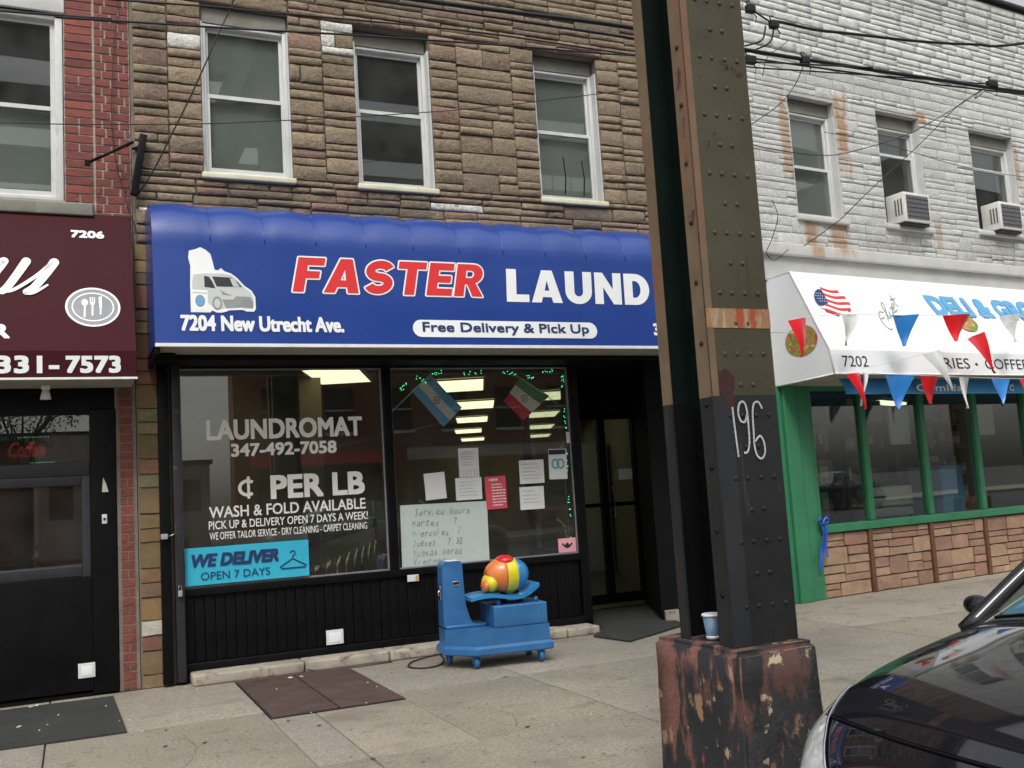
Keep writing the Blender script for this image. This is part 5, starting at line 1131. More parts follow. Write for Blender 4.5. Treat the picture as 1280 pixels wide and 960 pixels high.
for k,(x,y) in enumerate(lits):
    big=k in (0,2,8,9,21); s=.022 if big else .008
    t=thing('paper_scrap',LL[k],'litter',(x,y,.013),rnd.uniform(0,6),'paper scraps lying on the ground',local=True)
    mb=MB(); n=6; ph=rnd.uniform(0,6); pts=[(s*rnd.uniform(.6,1.3)*math.cos(i/n*6.28),s*rnd.uniform(.4,.9)*math.sin(i/n*6.28),rnd.uniform(0,.004)) for i in range(n)]
    for i in range(n): mb.face([(0,0,.008),pts[i],pts[(i+1)%n]])
    mb.build('scrap','litter',t)

rnd=random.Random(41); mb=MB()
for k in range(170):
    x=rnd.uniform(-1,9); y=rnd.uniform(-5,-.3); 
    if HX0-.05<x<HX1+.05 and y>-1.8 or x<.33 and y>-1.6: continue
    r=rnd.choice((.006,.008,.011,.015)); z=.0032+.0002*(k%5); mb.face([(x+r*math.cos(a)*rnd.uniform(.75,1.2),y+r*.9*math.sin(a),z) for a in [i*.785 for i in range(8)]])
mb.build('gum_spots','joint',sw,kind='stuff')
def crack(pts,w_):
    mb=MB(); p=[(q.x+noise.noise(Vector((q.x*14,q.y*14,1)))*.03,q.y+noise.noise(Vector((q.x*14,q.y*14,9)))*.03) for q in spline([(a,b,0) for a,b in pts],10)]
    ribbon(mb,p,w_,lambda x,y,off:(x,y,.0036),widths=[w_*(.4+abs(noise.noise(Vector((a*9,b*9,4))))*1.6) for a,b in p]); mb.build('crack','joint',sw)
crack([(2.05,-.35),(2.2,-.8),(2.7,-.95),(2.88,-.9)],.0035); crack([(.35,-1.5),(.6,-2.1),(.5,-2.6)],.003); crack([(3.3,-1.6),(3.7,-2.0),(4.3,-2.1)],.003); crack([(5.2,-.8),(5.8,-1.5),(6.4,-1.6)],.004); crack([(1.95,-2.0),(2.3,-2.5),(2.2,-2.95)],.003)

# ================================================================== things on and behind the shop windows
def sheet(name,x0,x1,h0,h1,m,label,cat,y=.012,tilt=0,group=None):
    t=thing(name,label,cat,((x0+x1)/2,y,h0),0,group,local=True); w_=(x1-x0)/2; h=h1-h0
    T=Matrix.Rotation(tilt,4,'Y'); mb=MB()
    mb.grid(lambda u,v:T@Vector((-w_+2*w_*u,-.0015-.0015*math.sin(u*5+v*3),h*v)),4,4); mb.build('sheet',m,t)
    return t,w_,h,T
def lines(t,w_,h,T,rows,m='ink',th=.004,x0=.12,x1=.85,r=None):
    r=r or random.Random(int(w_*1e4)); mb=MB()
    for z in rows:
        a=-w_+2*w_*x0; b=-w_+2*w_*(x1-r.uniform(0,.25))
        x=a
        while x<b:
            l=min(r.uniform(.01,.035),b-x); mb.face([T@Vector(p) for p in ((x,-.0045,h*z),(x+l,-.0045,h*z),(x+l,-.0045,h*z+th),(x,-.0045,h*z+th))]); x+=l+.006
    mb.build('writing',m,t)
YP=.012
s=sheet('notice',3.07,3.26,1.435,1.69,'paper','white tear off notice with cut tabs along its foot','notice',YP); lines(*s,[.85,.78,.7,.62,.5,.42],th=.003)
mb=MB()
for q in range(7): mb.box(-.085+q*.026,-.0835+q*.026,-.006,-.004,.0,.07)
mb.build('tab_slit','ink',s[0])
s=sheet('notice',2.755,2.945,1.262,1.49,'paper','blank white notice standing on the left corner of the handwritten board','notice',YP,R(-3)); 
s=sheet('notice',3.03,3.275,1.24,1.432,'paper','white notice directly under the tear off notice','notice',YP); lines(*s,[.8,.65,.5,.35,.2],th=.003)
s=sheet('poster',3.31,3.51,1.145,1.432,'poster_red','red price poster with pale rows','poster',YP,R(-1)); lines(*s,[.10,.19,.28,.37,.46,.55,.64,.73],'paper',.010,.3,.98); lines(*s,[.86],'paper',.02,.2,.8)
s=sheet('notice',3.645,3.89,1.35,1.56,'paper','white handwritten notice, upper one of the pair right of the red poster','notice',YP); lines(*s,[.82,.66,.5,.34,.2],th=.004)
s=sheet('notice',3.635,3.875,1.12,1.322,'paper','white handwritten notice, lower one of the pair right of the red poster','notice',YP); lines(*s,[.8,.62,.45,.3],th=.004)
s=sheet('poster',3.94,4.125,1.375,1.65,'paper','white poster with a dark header and round teal emblem','poster',YP,R(1)); t=s[0]
MB().box(-.085,.085,-.0055,-.004,.225,.268).build('header','print_black',t); mb=MB(); ring(mb,-.025,.14,.032,.04,.014,PLANE(-.0055)); ring(mb,.028,.14,.032,.04,.014,PLANE(-.0058)); mb.build('emblem','teal',t)
s=sheet('sticker',3.985,4.165,.715,.84,'pink','small pink sticker with a dark animal mark, low in the right pane','sticker',YP); mb=MB(); poly(mb,ellp(0,.06,.022,.025,10),PLANE(-.0055)); ribbon(mb,[(-.05,.08),(-.02,.05)],.014,PLANE(-.0055)); ribbon(mb,[(.05,.08),(.02,.05)],.014,PLANE(-.0055)); mb.build('mark','print_black',s[0])
s=sheet('sticker',4.14,4.20,1.70,1.80,'paper','tiny pale sticker beside the right post of the window','sticker',YP)
s=sheet('sticker',4.62,4.79,1.345,1.46,'paper','white paper taped on the glass entrance door','notice',1.19); s[0].location=(5.42,1.17,1.345); 
# whiteboard with faint handwriting
s=sheet('whiteboard',2.515,3.31,.70,1.225,'board','pale green board with faint handwritten opening days','board',.014,R(.6)); t,w_,h,T=s
mb=MB(); PB=lambda x,hh,off:tuple(T@Vector((x,-.006-off,hh)))
rnd=random.Random(5)
for txt,x0,x1,z in (('Service hours',-.27,.24,.43),('Martes   7',-.30,.12,.34),('Miercoles  7',-.30,.15,.255),('Jueves   7:30',-.30,.16,.17),('Nuevas horas',-.30,.15,.09),('Viernes',-.3,0,.02)):
    n=len(txt); cw=(x1-x0)/n
    for k,ch in enumerate(txt):
        if ch==' ': continue
        hh=.056 if (ch.isupper() or ch.isdigit() or ch in 'lhtb') else .036; j=rnd.uniform(-.004,.004)
        add_text(mb,ch,PB,x0+k*cw+rnd.uniform(-.002,.002),x0+k*cw+cw*(.78 if ch not in 'il1:' else .3),z+j,z+j+hh*rnd.uniform(.9,1.15),0,-.004,rnd.uniform(.1,.35))
mb.build('writing','faint_ink',t)
# WE DELIVER banner outside the glass
t=thing('banner','bright cyan WE DELIVER banner with a clothes hanger drawing','banner',(1.25,-.005,.72),0,local=True)
B0,B1,BZ=-.475,.475,.285
def PBn(x,h,off): return (x,-.028-off,h+(x-B0)*.0)
mb=MB(); mb.grid(lambda u,v:(B0+(B1-B0)*u,-.026-.004*math.sin(u*9)*v,BZ*v),12,3); mb.build('sheet','cyan',t)
def bt(s_,x0,x1,h0,h1,b,sh=0,m='print_navy'): mb=MB(); add_text(mb,s_,PBn,x0,x1,h0,h1,.004,0,sh,dil=max(0,b)); mb.build('lettering',m,t)
bt('WE DELIVER',-.425,.235,.135,.235,.0055,.22); bt('OPEN 7 DAYS',-.36,.165,.035,.095,-.002)
mb=MB(); ribbon(mb,[(.245,.085),(.345,.145),(.455,.085),(.44,.072),(.26,.072),(.245,.085)],.010,PBn,.004); ribbon(mb,[(q.x,q.y) for q in spline([(.345,.145,0),(.347,.165,0),(.365,.18,0),(.36,.20,0),(.34,.205,0),(.325,.19,0)],5)],.009,PBn,.0045); mb.build('hanger_drawing','print_navy',t)
# outlet covers and stickers
for x,z,w_,h,lab,cat,nm in ((1.91,.215,.14,.115,'blank white utility cover low on the black shopfront panels','utility cover','wall_cover'),(.08,.185,.115,.105,'white utility cover low on the black cafe door','utility cover','wall_cover'),(2.59,.62,.10,.055,'small white and yellow sticker on the rail below the whiteboard','sticker','sticker'),(.215,1.27,.035,.07,'small grey door bell button on the black post','door bell','door_bell')):
    t=thing(nm,lab,cat,(x,-.03 if x>.5 else (-.022 if x<.15 else -.012),z),0,local=True); MB().bbox(-w_/2,w_/2,-.008,0.0,-h/2,h/2,b=.003).build('plate','paper',t)
    if w_>.11: MB().bbox(-w_/2+.02,w_/2-.02,-.010,-.008,-h/2+.02,h/2-.02,b=.002).build('lid','print_white',t)
    if nm=='sticker': MB().box(.02,.045,-.0095,-.008,-.02,.02).build('mark','goods_ochre',t)
    if nm=='door_bell': MB().lathe([(.010,0),(.010,-.006),(.004,-.008)],(0,-.008,0),ax=1,n=12).build('button','dark_metal',t)
t=thing('paper_scrap','torn white paper strip stuck to the black post beside the brick strip','litter',(.20,-.014,1.47),0,local=True); mb=MB(); mb.face([(0,0,0),(.045,-.004,.0),(.03,-.002,.06),(.01,0,.11)]); mb.build('scrap','litter',t)
t=thing('padlock','grey padlock hasp on the shutter rail','padlock',(.65,-.11,1.11),0,local=True); MB().bbox(-.05,.0,-.03,0,-.02,.02,b=.004).build('body','conduit',t); MB().tube([(0,-.015,.0),(.04,-.02,.01),(.05,-.015,.02),(.045,.0,.025)],.004).build('shackle','steel',t)
t=thing('padlock','small dark padlock hanging low on the shutter rail','padlock',(.73,-.115,.70),0,local=True); MB().bbox(-.015,.015,-.015,.01,-.045,0,b=.004).build('body','conduit',t); MB().tube([(-.01,0,0),(-.01,0,.03),(0,0,.045),(.01,0,.03),(.01,0,0)],.003).build('shackle','steel',t)
t=thing('floodlight','small white lamp fitting under the edge of the maroon awning','lamp',(-.17,-.20,2.255),0,local=True); MB().bbox(-.03,.03,-.03,.03,-.03,0,b=.006).build('base','print_white',t); MB().lathe([(.02,0),(.03,-.03),(.038,-.07),(.03,-.072)],(0,0,-.03),n=14).build('shade','cup_lid',t)
# small flags inside the window
def flag(nm,lab,c0,c1,c2,c3,stripes,pole,emb):
    t=thing(nm,lab,'flag',(c0[0],.10,c0[1]),0,'small flags inside the shop window',local=True); O=Vector((c0[0],0,c0[1]))
    a,b,c,d=[Vector((q[0],0,q[1]))-O for q in (c0,c1,c2,c3)]   # a-b hoist edge, d-c fly edge
    def F(u,v): p=a.lerp(b,v).lerp(d.lerp(c,v),u); return p+Vector((0,-.015*math.sin(u*6+v*2)*u,0))
    for k,m in enumerate(stripes):
        mb=MB(); mb.grid((lambda u,v,k=k:F((k+u)/3,v)) ,6,6) if nm=='x' else mb.grid((lambda u,v,k=k:F(u,(k+v)/3)),8,3); mb.build('stripe',m,t)
    mb=MB(); mb.tube([Vector((p[0],0,p[1]))-O for p in pole],.004,5); mb.build('pole','white_frame',t)
    cc=F(.5,.5); mb=MB(); ring(mb,cc.x,cc.z,.028,.032,.010,PLANE(cc.y-.006)) ; mb.build('emblem','gold',t)
    mb=MB(); poly(mb,ellp(cc.x,cc.z,.012,.014,10),PLANE(cc.y-.005)); mb.build('emblem','gold',t)
flag('flag','small light blue and white flag with a round emblem hanging behind the glass',(2.70,2.215),(2.89,2.35),(3.16,2.055),(2.985,1.89),('flag_blue','flag_white','flag_blue'),[(2.52,2.04),(2.90,2.37)],1)
flag('flag','small green, white and red flag with an emblem hanging behind the glass',(3.575,2.105),(3.76,2.33),(4.03,2.145),(3.76,1.925),('flag_red','flag_white','flag_green'),[(4.12,2.07),(3.86,2.25),(3.68,2.36)],1)
# green string lights
t=thing('string_lights','string of small green lights round the edge of the right shop window','string lights',(3.4,.07,2.3),0,local=True)
path=[(2.60,2.22),(2.70,2.33),(2.85,2.29),(2.94,2.37),(3.2,2.36),(3.5,2.375),(3.72,2.34),(3.85,2.32),(3.98,2.36),(4.15,2.37),(4.168,2.2),(4.165,1.9),(4.16,1.6),(4.155,1.3),(4.15,1.0),(4.15,.78)]
pp=[(q.x,q.y) for q in spline([(a,b,0) for a,b in path],6)]
mb=MB(); mb.tube([(x-3.4,0,z-2.3) for x,z in pp],.002,4); mb.build('wire','cable',t)
mb=MB(); rnd=random.Random(9)
for i,(x,z) in enumerate(pp):
    if (i//4)%2==0:
        for q in range(2): mb.ell((x-3.4+rnd.uniform(-.012,.012),-.004,z-2.3+rnd.uniform(-.015,.015)),(.0045,.0045,.0045),6,4)
mb.build('bulbs','led_green',t,kind='stuff')
# neon in the cafe transom
t=thing('neon_sign','red beaded Coffee neon sign glowing in the cafe transom window','neon sign',(-.30,.09,1.80),0,local=True)
vs_,fs=text_mesh('Coffee',-.012,.35)
mb=MB()
tm=bpy.data.curves.new('t','FONT'); tm.body='Coffee'; tm.shear=.35; tm.resolution_u=2; tm.fill_mode='NONE'; to=bpy.data.objects.new('t',tm); link(to)
me=bpy.data.meshes.new_from_object(to.evaluated_get(bpy.context.evaluated_depsgraph_get())); xs=[v.co.x for v in me.vertices]; ys=[v.co.y for v in me.vertices]
for e in me.edges:
    a=me.vertices[e.vertices[0]].co; b=me.vertices[e.vertices[1]].co; n=max(1,int((a-b).length/.09))
    for q in range(n):
        p=a.lerp(b,q/n); mb.ell((-.125+(p.x-min(xs))/(max(xs)-min(xs))*.24,0,-.04+(p.y-min(ys))/(max(ys)-min(ys))*.11),(.0017,.0017,.0017),4,3)
bpy.data.objects.remove(to); mb.build('tube_beads','neon',t,kind='stuff')
mb=MB()
for k in range(12): mb.ell((-.06+k*.018,0,.105),(.002,.002,.002),4,3); mb.ell((.02+k*.014,0,-.085),(.002,.002,.002),4,3)
mb.build('border_beads','led_green',t,kind='stuff')
mb=MB()
for k in range(10): mb.ell((-.22+.02*math.sin(k),0,-.03+.01*k),(.003,.003,.003),4,3)
mb.build('border_beads','neon_blue',t,kind='stuff')

# ================================================================== bracket and wires
t=thing('iron_bracket','rusty black iron bracket fixed at the joint of the brick and stone walls','bracket',(.46,-.02,3.75),0,local=True)
MB().bbox(-.028,.028,-.10,-.05,.0,.50,b=.006,T=Matrix.Rotation(R(9),4,'Y')).build('upright','black',t)
MB().tube([(.0,-.10,.42),(-.33,-.14,.21)],.012,6).build('arm','black',t); MB().box(-.35,-.31,-.15,-.12,.19,.23).build('end_plate','black',t)
MB().tube([(0,0,.1),(0,-.06,.1)],.01).build('stay','black',t); MB().tube([(0,0,.4),(.05,-.06,.4)],.01).build('stay','black',t)
def wire(lab,pts,r,name='wire',cat='wire',grp=None,n=6,m='cable'):
    mb=MB(); p=spline(pts,n); mb.tube(p,r,6); c=Vector(pts[len(pts)//2]); return one(name,mb,m,lab,cat,tuple(c),grp)
Yw=-3.2
def yy(p,y=Yw): return [(a,y,b) for a,b in p]
wire('thick black overhead cable crossing the top of the white building',yy([(-6,3.85),(0,3.96),(1.76,3.985),(2.32,4.0),(3.08,4.02),(3.94,3.995),(4.94,3.995),(5.69,4.0),(6.5,4.01),(9,4.1),(14,4.3)]),.013,'overhead_cable','cable')
wire('thinner black cable lashed just below the thick overhead cable',yy([(-6,3.80),(1.76,3.955),(3.94,3.955),(4.94,3.965),(5.69,3.975),(6.5,4.0),(9,4.08),(14,4.28)],-3.18),.006,'overhead_cable','cable')
wire('thin overhead wire rising left to right below the thick cable over the brick wall',yy([(-6,3.2),(-.28,3.60),(-.05,3.605),(.41,3.64),(.87,3.675),(1.33,3.715),(2.3,3.785),(3.1,3.835),(5,4.0)],-3.22),.0055,'overhead_wire')
wire('thin overhead wire starting at the top edge above the red bricks',yy([(-4,3.4),(.2,3.74),(.88,3.785),(1.78,3.835),(2.31,3.85),(3.07,3.85),(3.93,3.88),(4.58,3.925),(5.45,3.985),(6.17,4.03)]),.005,'overhead_wire')
wire('twisted black service cable sagging across the top of the white stone wall',yy([(4.22,4.225),(4.30,4.225),(4.55,4.215),(4.83,4.23),(5.49,4.265),(6.05,4.32),(6.57,4.40),(9,5.0)]),.010,'service_cable','cable')
wire('very thin wire crossing the upper windows of the laundromat building',yy([(-2,3.95),(-.44,4.09),(.08,4.13),(.92,4.22),(1.34,4.28),(2.18,4.41),(3.25,4.6),(4.38,4.85),(6,5.2)],-.5),.004,'overhead_wire')
wire('black drop wire running diagonally down past the left laundromat window to the iron bracket',[(1.6,-.9,6.2),(1.2,-.5,5.26),(1.08,-.48,4.98),(.96,-.44,4.69),(.84,-.38,4.42),(.71,-.30,4.15),(.60,-.2,3.93),(.50,-.08,3.78),(.46,-.05,3.76)],.006,'drop_wire')
wire('thin black wire hanging down the red brick wall',[(.37,-.03,7.0),(.38,-.03,5.6),(.33,-.04,4.9),(.31,-.04,4.35),(.34,-.04,4.0),(.40,-.05,3.78)],.004,'hanging_wire')
wire('short loose wire loop below the iron bracket',[(.45,-.04,3.9),(.40,-.06,3.75),(.43,-.05,3.62),(.47,-.05,3.5),(.45,-.04,3.45)],.004,'hanging_wire')
def dwire(lab,pts,r,off,**k):
    mb=MB(); mb.tube(spline([(a,-off,b) for a,b in pts],6),r,5); t=dth(k.get('name','wire'),lab,'wire',0,0,0); mb.build('strand','cable',t)
dwire('slack wire dipping across the first two windows of the white building',[(3.23,5.68),(2.66,5.37),(1.74,4.91),(.94,4.63),(.34,4.48),(-.44,4.46),(-.9,4.5)],.005,.6,name='drop_wire')
dwire('straight drop wire running down left past the left air conditioner',[(3.23,5.68),(2.63,5.36),(1.85,4.79),(.94,4.16),(.47,3.82),(-.07,3.51)],.005,.6,name='drop_wire')
dwire('curved wire dropping beside the top left of the white wall',[(.22,5.5),(.03,5.19),(-.22,4.94),(-.62,4.68)],.005,.6,name='drop_wire')
dwire('thin wire sloping across the middle of the white upper wall',[(.37,4.73),(1.26,4.72),(2.51,4.62),(3.69,4.62),(6,4.7)],.0035,.6,name='drop_wire')
dwire('loose wire loops hanging over the stained ledge',[(-.45,3.94),(-.39,3.78),(-.5,3.54),(-.58,3.41),(-.49,3.34),(-.29,3.46)],.004,.6,name='hanging_wire')
dwire('thin hanging wire at the left edge of the white stone wall',[(-.02,5.64),(-.14,5.54),(-.32,5.42),(-.42,5.2)],.004,.6,name='hanging_wire')
# clamps
def clamp(x,y,z,lab,sc_=1):
    t=thing('cable_clamp',lab,'cable clamp',(x,y,z),0,'clamps on the overhead cables',local=True)
    MB().bbox(-.03*sc_,.03*sc_,-.02,.02,-.025,.025,b=.006).build('clamp_body','cable',t); MB().tube([(-.02,0,.02),(-.03,0,.05),(0,0,.055)],.005).build('hook','cable',t); MB().tube([(.02,0,-.02),(.045,0,-.05),(.03,0,-.085)],.004).build('tail_wire','cable',t)
clamp(6.17,-3.2,4.03,'large black clamp where the drop wires leave the thick cable',1.4); clamp(4.43,-3.2,3.985,'small black clamp on the thick cable left of the first white wall window')
clamp(3.98,-3.2,3.93,'black clamp with tangled tails just right of the steel column',1.3); clamp(4.20,-3.2,4.20,'black clamp at the end of the twisted service cable'); clamp(4.02,-3.2,4.28,'highest small clamp left of the twisted cable end')
for a,b in (((4.02,4.28),(4.2,4.2)),((4.2,4.2),(4.02,4.0)),((4.13,4.18),(3.95,4.02))):
    mb=MB(); mb.tube(spline([(a[0],-3.2,a[1]),((a[0]+b[0])/2+.05,-3.2,(a[1]+b[1])/2-.02),(b[0],-3.2,b[1])],6),.006,5); o=one('jumper_wire',mb,'cable',{4.02:'short jumper wire from the highest clamp to the service cable clamp',4.2:'short jumper wire from the service cable clamp down to the thick cable',4.13:'short jumper wire ending at the clamp beside the steel column'}[a[0]],'wire',(a[0],-3.2,a[1]),'jumper wires in the tangle')
MBw=MB(); MBw.tube([(6.06,-3.21,3.96),(5.97,-3.21,3.90)],.010,6); one('wire_sleeve',MBw,'conduit','pale plastic sleeve on the drop wire below the large clamp','fitting',(6.0,-3.21,3.93))

# ================================================================== parked car (only its front right part is in the picture)
def interp(tab,x):
    if x<=tab[0][0]: return tab[0][1:]
    if x>=tab[-1][0]: return tab[-1][1:]
    k=max(i for i in range(len(tab)-1) if tab[i][0]<=x); a,b=tab[k],tab[k+1]; h=b[0]-a[0]; t=(x-a[0])/h; out=[]
    p=tab[k-1] if k>0 else a; n=tab[k+2] if k+2<len(tab) else b
    for c in range(1,len(a)):
        d=(b[c]-a[c])/h; d0=(a[c]-p[c])/(a[0]-p[0]) if k>0 else d; d1=(n[c]-b[c])/(n[0]-b[0]) if k+2<len(tab) else d
        m0=0 if d0*d<=0 else 2*d0*d/(d0+d); m1=0 if d1*d<=0 else 2*d1*d/(d1+d)
        out.append((2*t**3-3*t*t+1)*a[c]+(t**3-2*t*t+t)*h*m0+(-2*t**3+3*t*t)*b[c]+(t**3-t*t)*h*m1)
    return tuple(out)
#        x     halfw  zbot  zshoulder ztop(centre)
CT=[(.09,.48,.34,.50,.60),(.12,.57,.26,.53,.665),(.18,.655,.22,.56,.73),(.29,.745,.20,.60,.80),(.46,.81,.19,.645,.86),(.7,.855,.19,.70,.91),(1.05,.87,.19,.75,.965),(1.3,.875,.19,.79,.98),(3.3,.87,.19,.83,.99),(3.9,.85,.20,.84,1.01),(4.25,.80,.25,.80,.99),(4.38,.70,.32,.72,.90),(4.42,.60,.4,.58,.68)]
def S(x,v):     # v: 0 sill ... .5 shoulder ... 1 centre line
    hw,zb,zs,zt=interp(CT,x)
    if v<.5: t=v/.5; return hw*(.94+.06*math.sin(PI/2*t)),zb+(zs-zb)*t
    th=(v-.5)*PI; e=.66
    return hw*max(0,math.cos(th))**e, zs+(zt-zs)*math.sin(th)**e
def car(name,label,loc,rz,paint,detail=True):
    t=thing(name,label,'car',loc,rz,local=True)
    xs=[.09+.015*i for i in range(10)]+[.24+.05*i for i in range(23)]+[1.4+.1*i for i in range(29)]+[4.22,4.3,4.36,4.40,4.42]; xs=sorted(set(round(x,3) for x in xs if x<=4.42))
    vsn=[i/30 for i in range(31)]
    def surf(xa,xb,va,vb,side,off=0,nx=None,nv=12):
        nx=nx or max(4,int((xb-xa)/.05))
        def F(u,w_):
            x=xa+(xb-xa)*u; v=va+(vb-va)*w_; y,z=S(x,v); e=.004
            y2,z2=S(x,min(1,v+e)); y1,z1=S(x,max(0,v-e)); n=Vector((0,z2-z1,-(y2-y1)))
            if n.length>0: n.normalize()
            return Vector((x-off*(.6 if x<.2 else 0),side*(y+n.y*off),z+n.z*off))
        return F,nx,nv
    mb=MB()
    wheels=(.78,3.42)
    for side in (-1,1):
        def P(u,w_): 
            k=u*(len(xs)-1); i=min(int(k),len(xs)-2); x=xs[i]+(xs[i+1]-xs[i])*(k-i); y,z=S(x,w_); return Vector((x,side*y,z))
        i0=len(mb.v); nx=len(xs)-1; nv=30
        for a in range(nx+1):
            for b in range(nv+1): mb.v.append(tuple(P(a/nx,b/nv)))
        for a in range(nx):
            for b in range(nv):
                cx=(xs[a]+xs[a+1])/2; y,z=S(cx,(b+.5)/nv)
                if any((cx-wc)**2+(z-.31)**2<.335**2 for wc in wheels) and b<15: continue
                mb.f.append((i0+a*(nv+1)+b,i0+(a+1)*(nv+1)+b,i0+(a+1)*(nv+1)+b+1,i0+a*(nv+1)+b+1)); mb.m.append(0); mb.sm.append(True)
    for x in (xs[0],xs[-1]):
        mb.face([Vector((x,S(x,v)[0],S(x,v)[1])) for v in vsn]+[Vector((x,-S(x,v)[0],S(x,v)[1])) for v in reversed(vsn[:-1])],True)
    body=mb.build('body',paint,t)
    # hood panel slightly proud of the fenders
    def HB(u,q):
        x=.13+ (1.18-.13)*u+ .0; vv=.68+.32*(1-abs(2*q-1)); 
        x0=.21+.10*abs(2*q-1)**2; x1=1.16-.13*abs(2*q-1)**2; x=x0+(x1-x0)*u
        y,z=S(x,vv); sgn=-1 if q<.5 else 1
        return Vector((x,sgn*y if q!=.5 else 0,z+.006))
    mb=MB(); mb.grid(HB,26,28); mb.build('hood',paint,t)
    mb=MB()
    for q in (0,1): mb.tube([HB(u/20,q)-Vector((0,0,.005)) for u in range(21)],.004,4)
    mb.tube([HB(0,q/20)-Vector((0.003,0,.005)) for q in range(21)],.004,4); mb.build('hood_seam','black',t)
    # headlights, grille, bumper
    for side in (-1,1):
        F,nx,nv=surf(.095,.50,.30,.74,side,.005,18,10)
        def HL(u,w_,F=F): return F(u,min(1,.52+(w_-.5)*(.95-.80*u**1.3)+.20*u))
        mb=MB(); mb.grid(HL,18,10); hl=mb.build('headlight','lens',t); BASE[hl.name]=Vector((0,0,0))
        c=F(.16,.50); MB().lathe([(.055,0),(.05,.02),(.02,.05)],(c.x+.012,c.y-side*.02,c.z),ax=0,n=16).build('reflector','chrome',hl)
        mb=MB(); mb.tube([HL(u/16,0)+Vector((-.002,side*.002,0)) for u in range(17)],.005,5); mb.tube([HL(u/16,1)+Vector((-.002,side*.002,0)) for u in range(17)],.004,5); mb.build('bezel','chrome',hl)
    mb=MB(); mb.bbox(.06,.16,-.40,.40,.44,.54,b=.015); mb.build('grille','car_trim',t); mb=MB(); mb.bbox(.05,.11,-.41,.41,.54,.556,b=.005); mb.build('grille_bar','chrome',t)
    mb=MB(); mb.grid(lambda u,v:Vector((.03+.16*abs(2*u-1)**2.6,(2*u-1)*.70,.24+.17*v+0)) ,24,5); mb.grid(lambda u,v:Vector((.03+.16*abs(2*u-1)**2.6+.10*v,(2*u-1)*.70,.41+.01*v)),24,2); mb.build('front_bumper',paint,t)
    # cabin
    ZB=.93; zr=1.41
    fl=[(1.10,.70,.925),(1.85,.56,1.375)]; 
    def G(x,h):   # half width of the cabin at height fraction h
        return .80-.25*h
    A0=Vector((1.0,.79,.885)); A1=Vector((1.78,.56,1.38)); B0=Vector((2.30,.82,.93)); B1=Vector((2.36,.56,1.41)); C0=Vector((3.55,.79,.96)); C1=Vector((3.05,.54,1.36))
    def mir(v,s): return Vector((v.x,v.y*s,v.z))
    for s in (-1,1):
        MB().tube(spline([tuple(mir(A0,s)),tuple(mir(A0.lerp(A1,.5)+Vector((-.01,.01,.03)),s)),tuple(mir(A1,s))],6),.028,8).build('pillar',paint,t)
        MB().tube([mir(B0,s),mir(B1,s)],.03,8).build('pillar','car_trim',t); MB().tube([mir(C0,s),mir(C1,s)],.05,8).build('pillar',paint,t)
        MB().face([mir(A0,s),mir(B0,s),mir(B1,s),mir(A1,s)]) 
        mb=MB(); mb.face([mir(A0,s),mir(B0,s),mir(B1,s),mir(A1,s)]); mb.build('side_window','glass_car',t); mb=MB(); mb.face([mir(B0,s),mir(C0,s),mir(C1,s),mir(B1,s)]); mb.build('side_window','glass_car',t)
    mb=MB(); mb.grid(lambda u,v:(lambda e:Vector((A1.x+(C1.x-A1.x)*u+.0,e*(.56-.02*u),1.36+.06*math.sin(PI*min(1,u*.95+.05))*1+ .04*(1-e*e))))((2*v-1)),12,10); mb.build('roof',paint,t)
    def WS(u,v):
        e=2*u-1; b=Vector((1.0-.10*(1-e*e)*1.0,e*.785,.885+.085*(1-e*e))); c=Vector((1.78-.06*(1-e*e),e*.56,1.38+.03*(1-e*e))); return b.lerp(c,v)
    mb=MB(); mb.grid(WS,16,8); mb.build('windshield','glass_car',t)
    mb=MB(); mb.tube([WS(u/16,0)+Vector((-.01,0,.004)) for u in range(17)],.012,6); mb.build('cowl','car_trim',t)
    mb=MB(); mb.tube([WS(.08+.40*k/6,.03+.0*k)+Vector((-.01,0,.016)) for k in range(7)],.006,5); mb.build('wiper','black',t); mb=MB(); mb.tube([WS(.52+.40*k/6,.03)+Vector((-.01,0,.016)) for k in range(7)],.006,5); mb.build('wiper','black',t)
    def RWn(u,v): e=2*u-1; return Vector((3.55+.15*(1-e*e),e*.76,.97)).lerp(Vector((3.05,e*.54,1.36+.03*(1-e*e))),v)
    mb=MB(); mb.grid(RWn,12,4); mb.build('rear_window','glass_car',t)
    mb=MB(); mb.bbox(1.15,1.55,-.68,.68,.80,.90,b=.03); mb.build('dashboard','seat_fabric',t)
    for s in (-.36,.36): mb=MB(); mb.bbox(2.0,2.15,s-.24,s+.24,.5,1.08,b=.05); mb.bbox(2.05,2.13,s-.12,s+.12,1.09,1.27,b=.03); mb.build('seat','seat_fabric',t)
    mb=MB(); F2=WS(.93,.12); F3=WS(.90,.22)
    mb.face([WS(.945,.06)+Vector((.012,0,0)),WS(.865,.06)+Vector((.012,0,0)),WS(.865,.18)+Vector((.012,0,0)),WS(.945,.18)+Vector((.012,0,0))]); mb.build('window_sticker','valance',t)
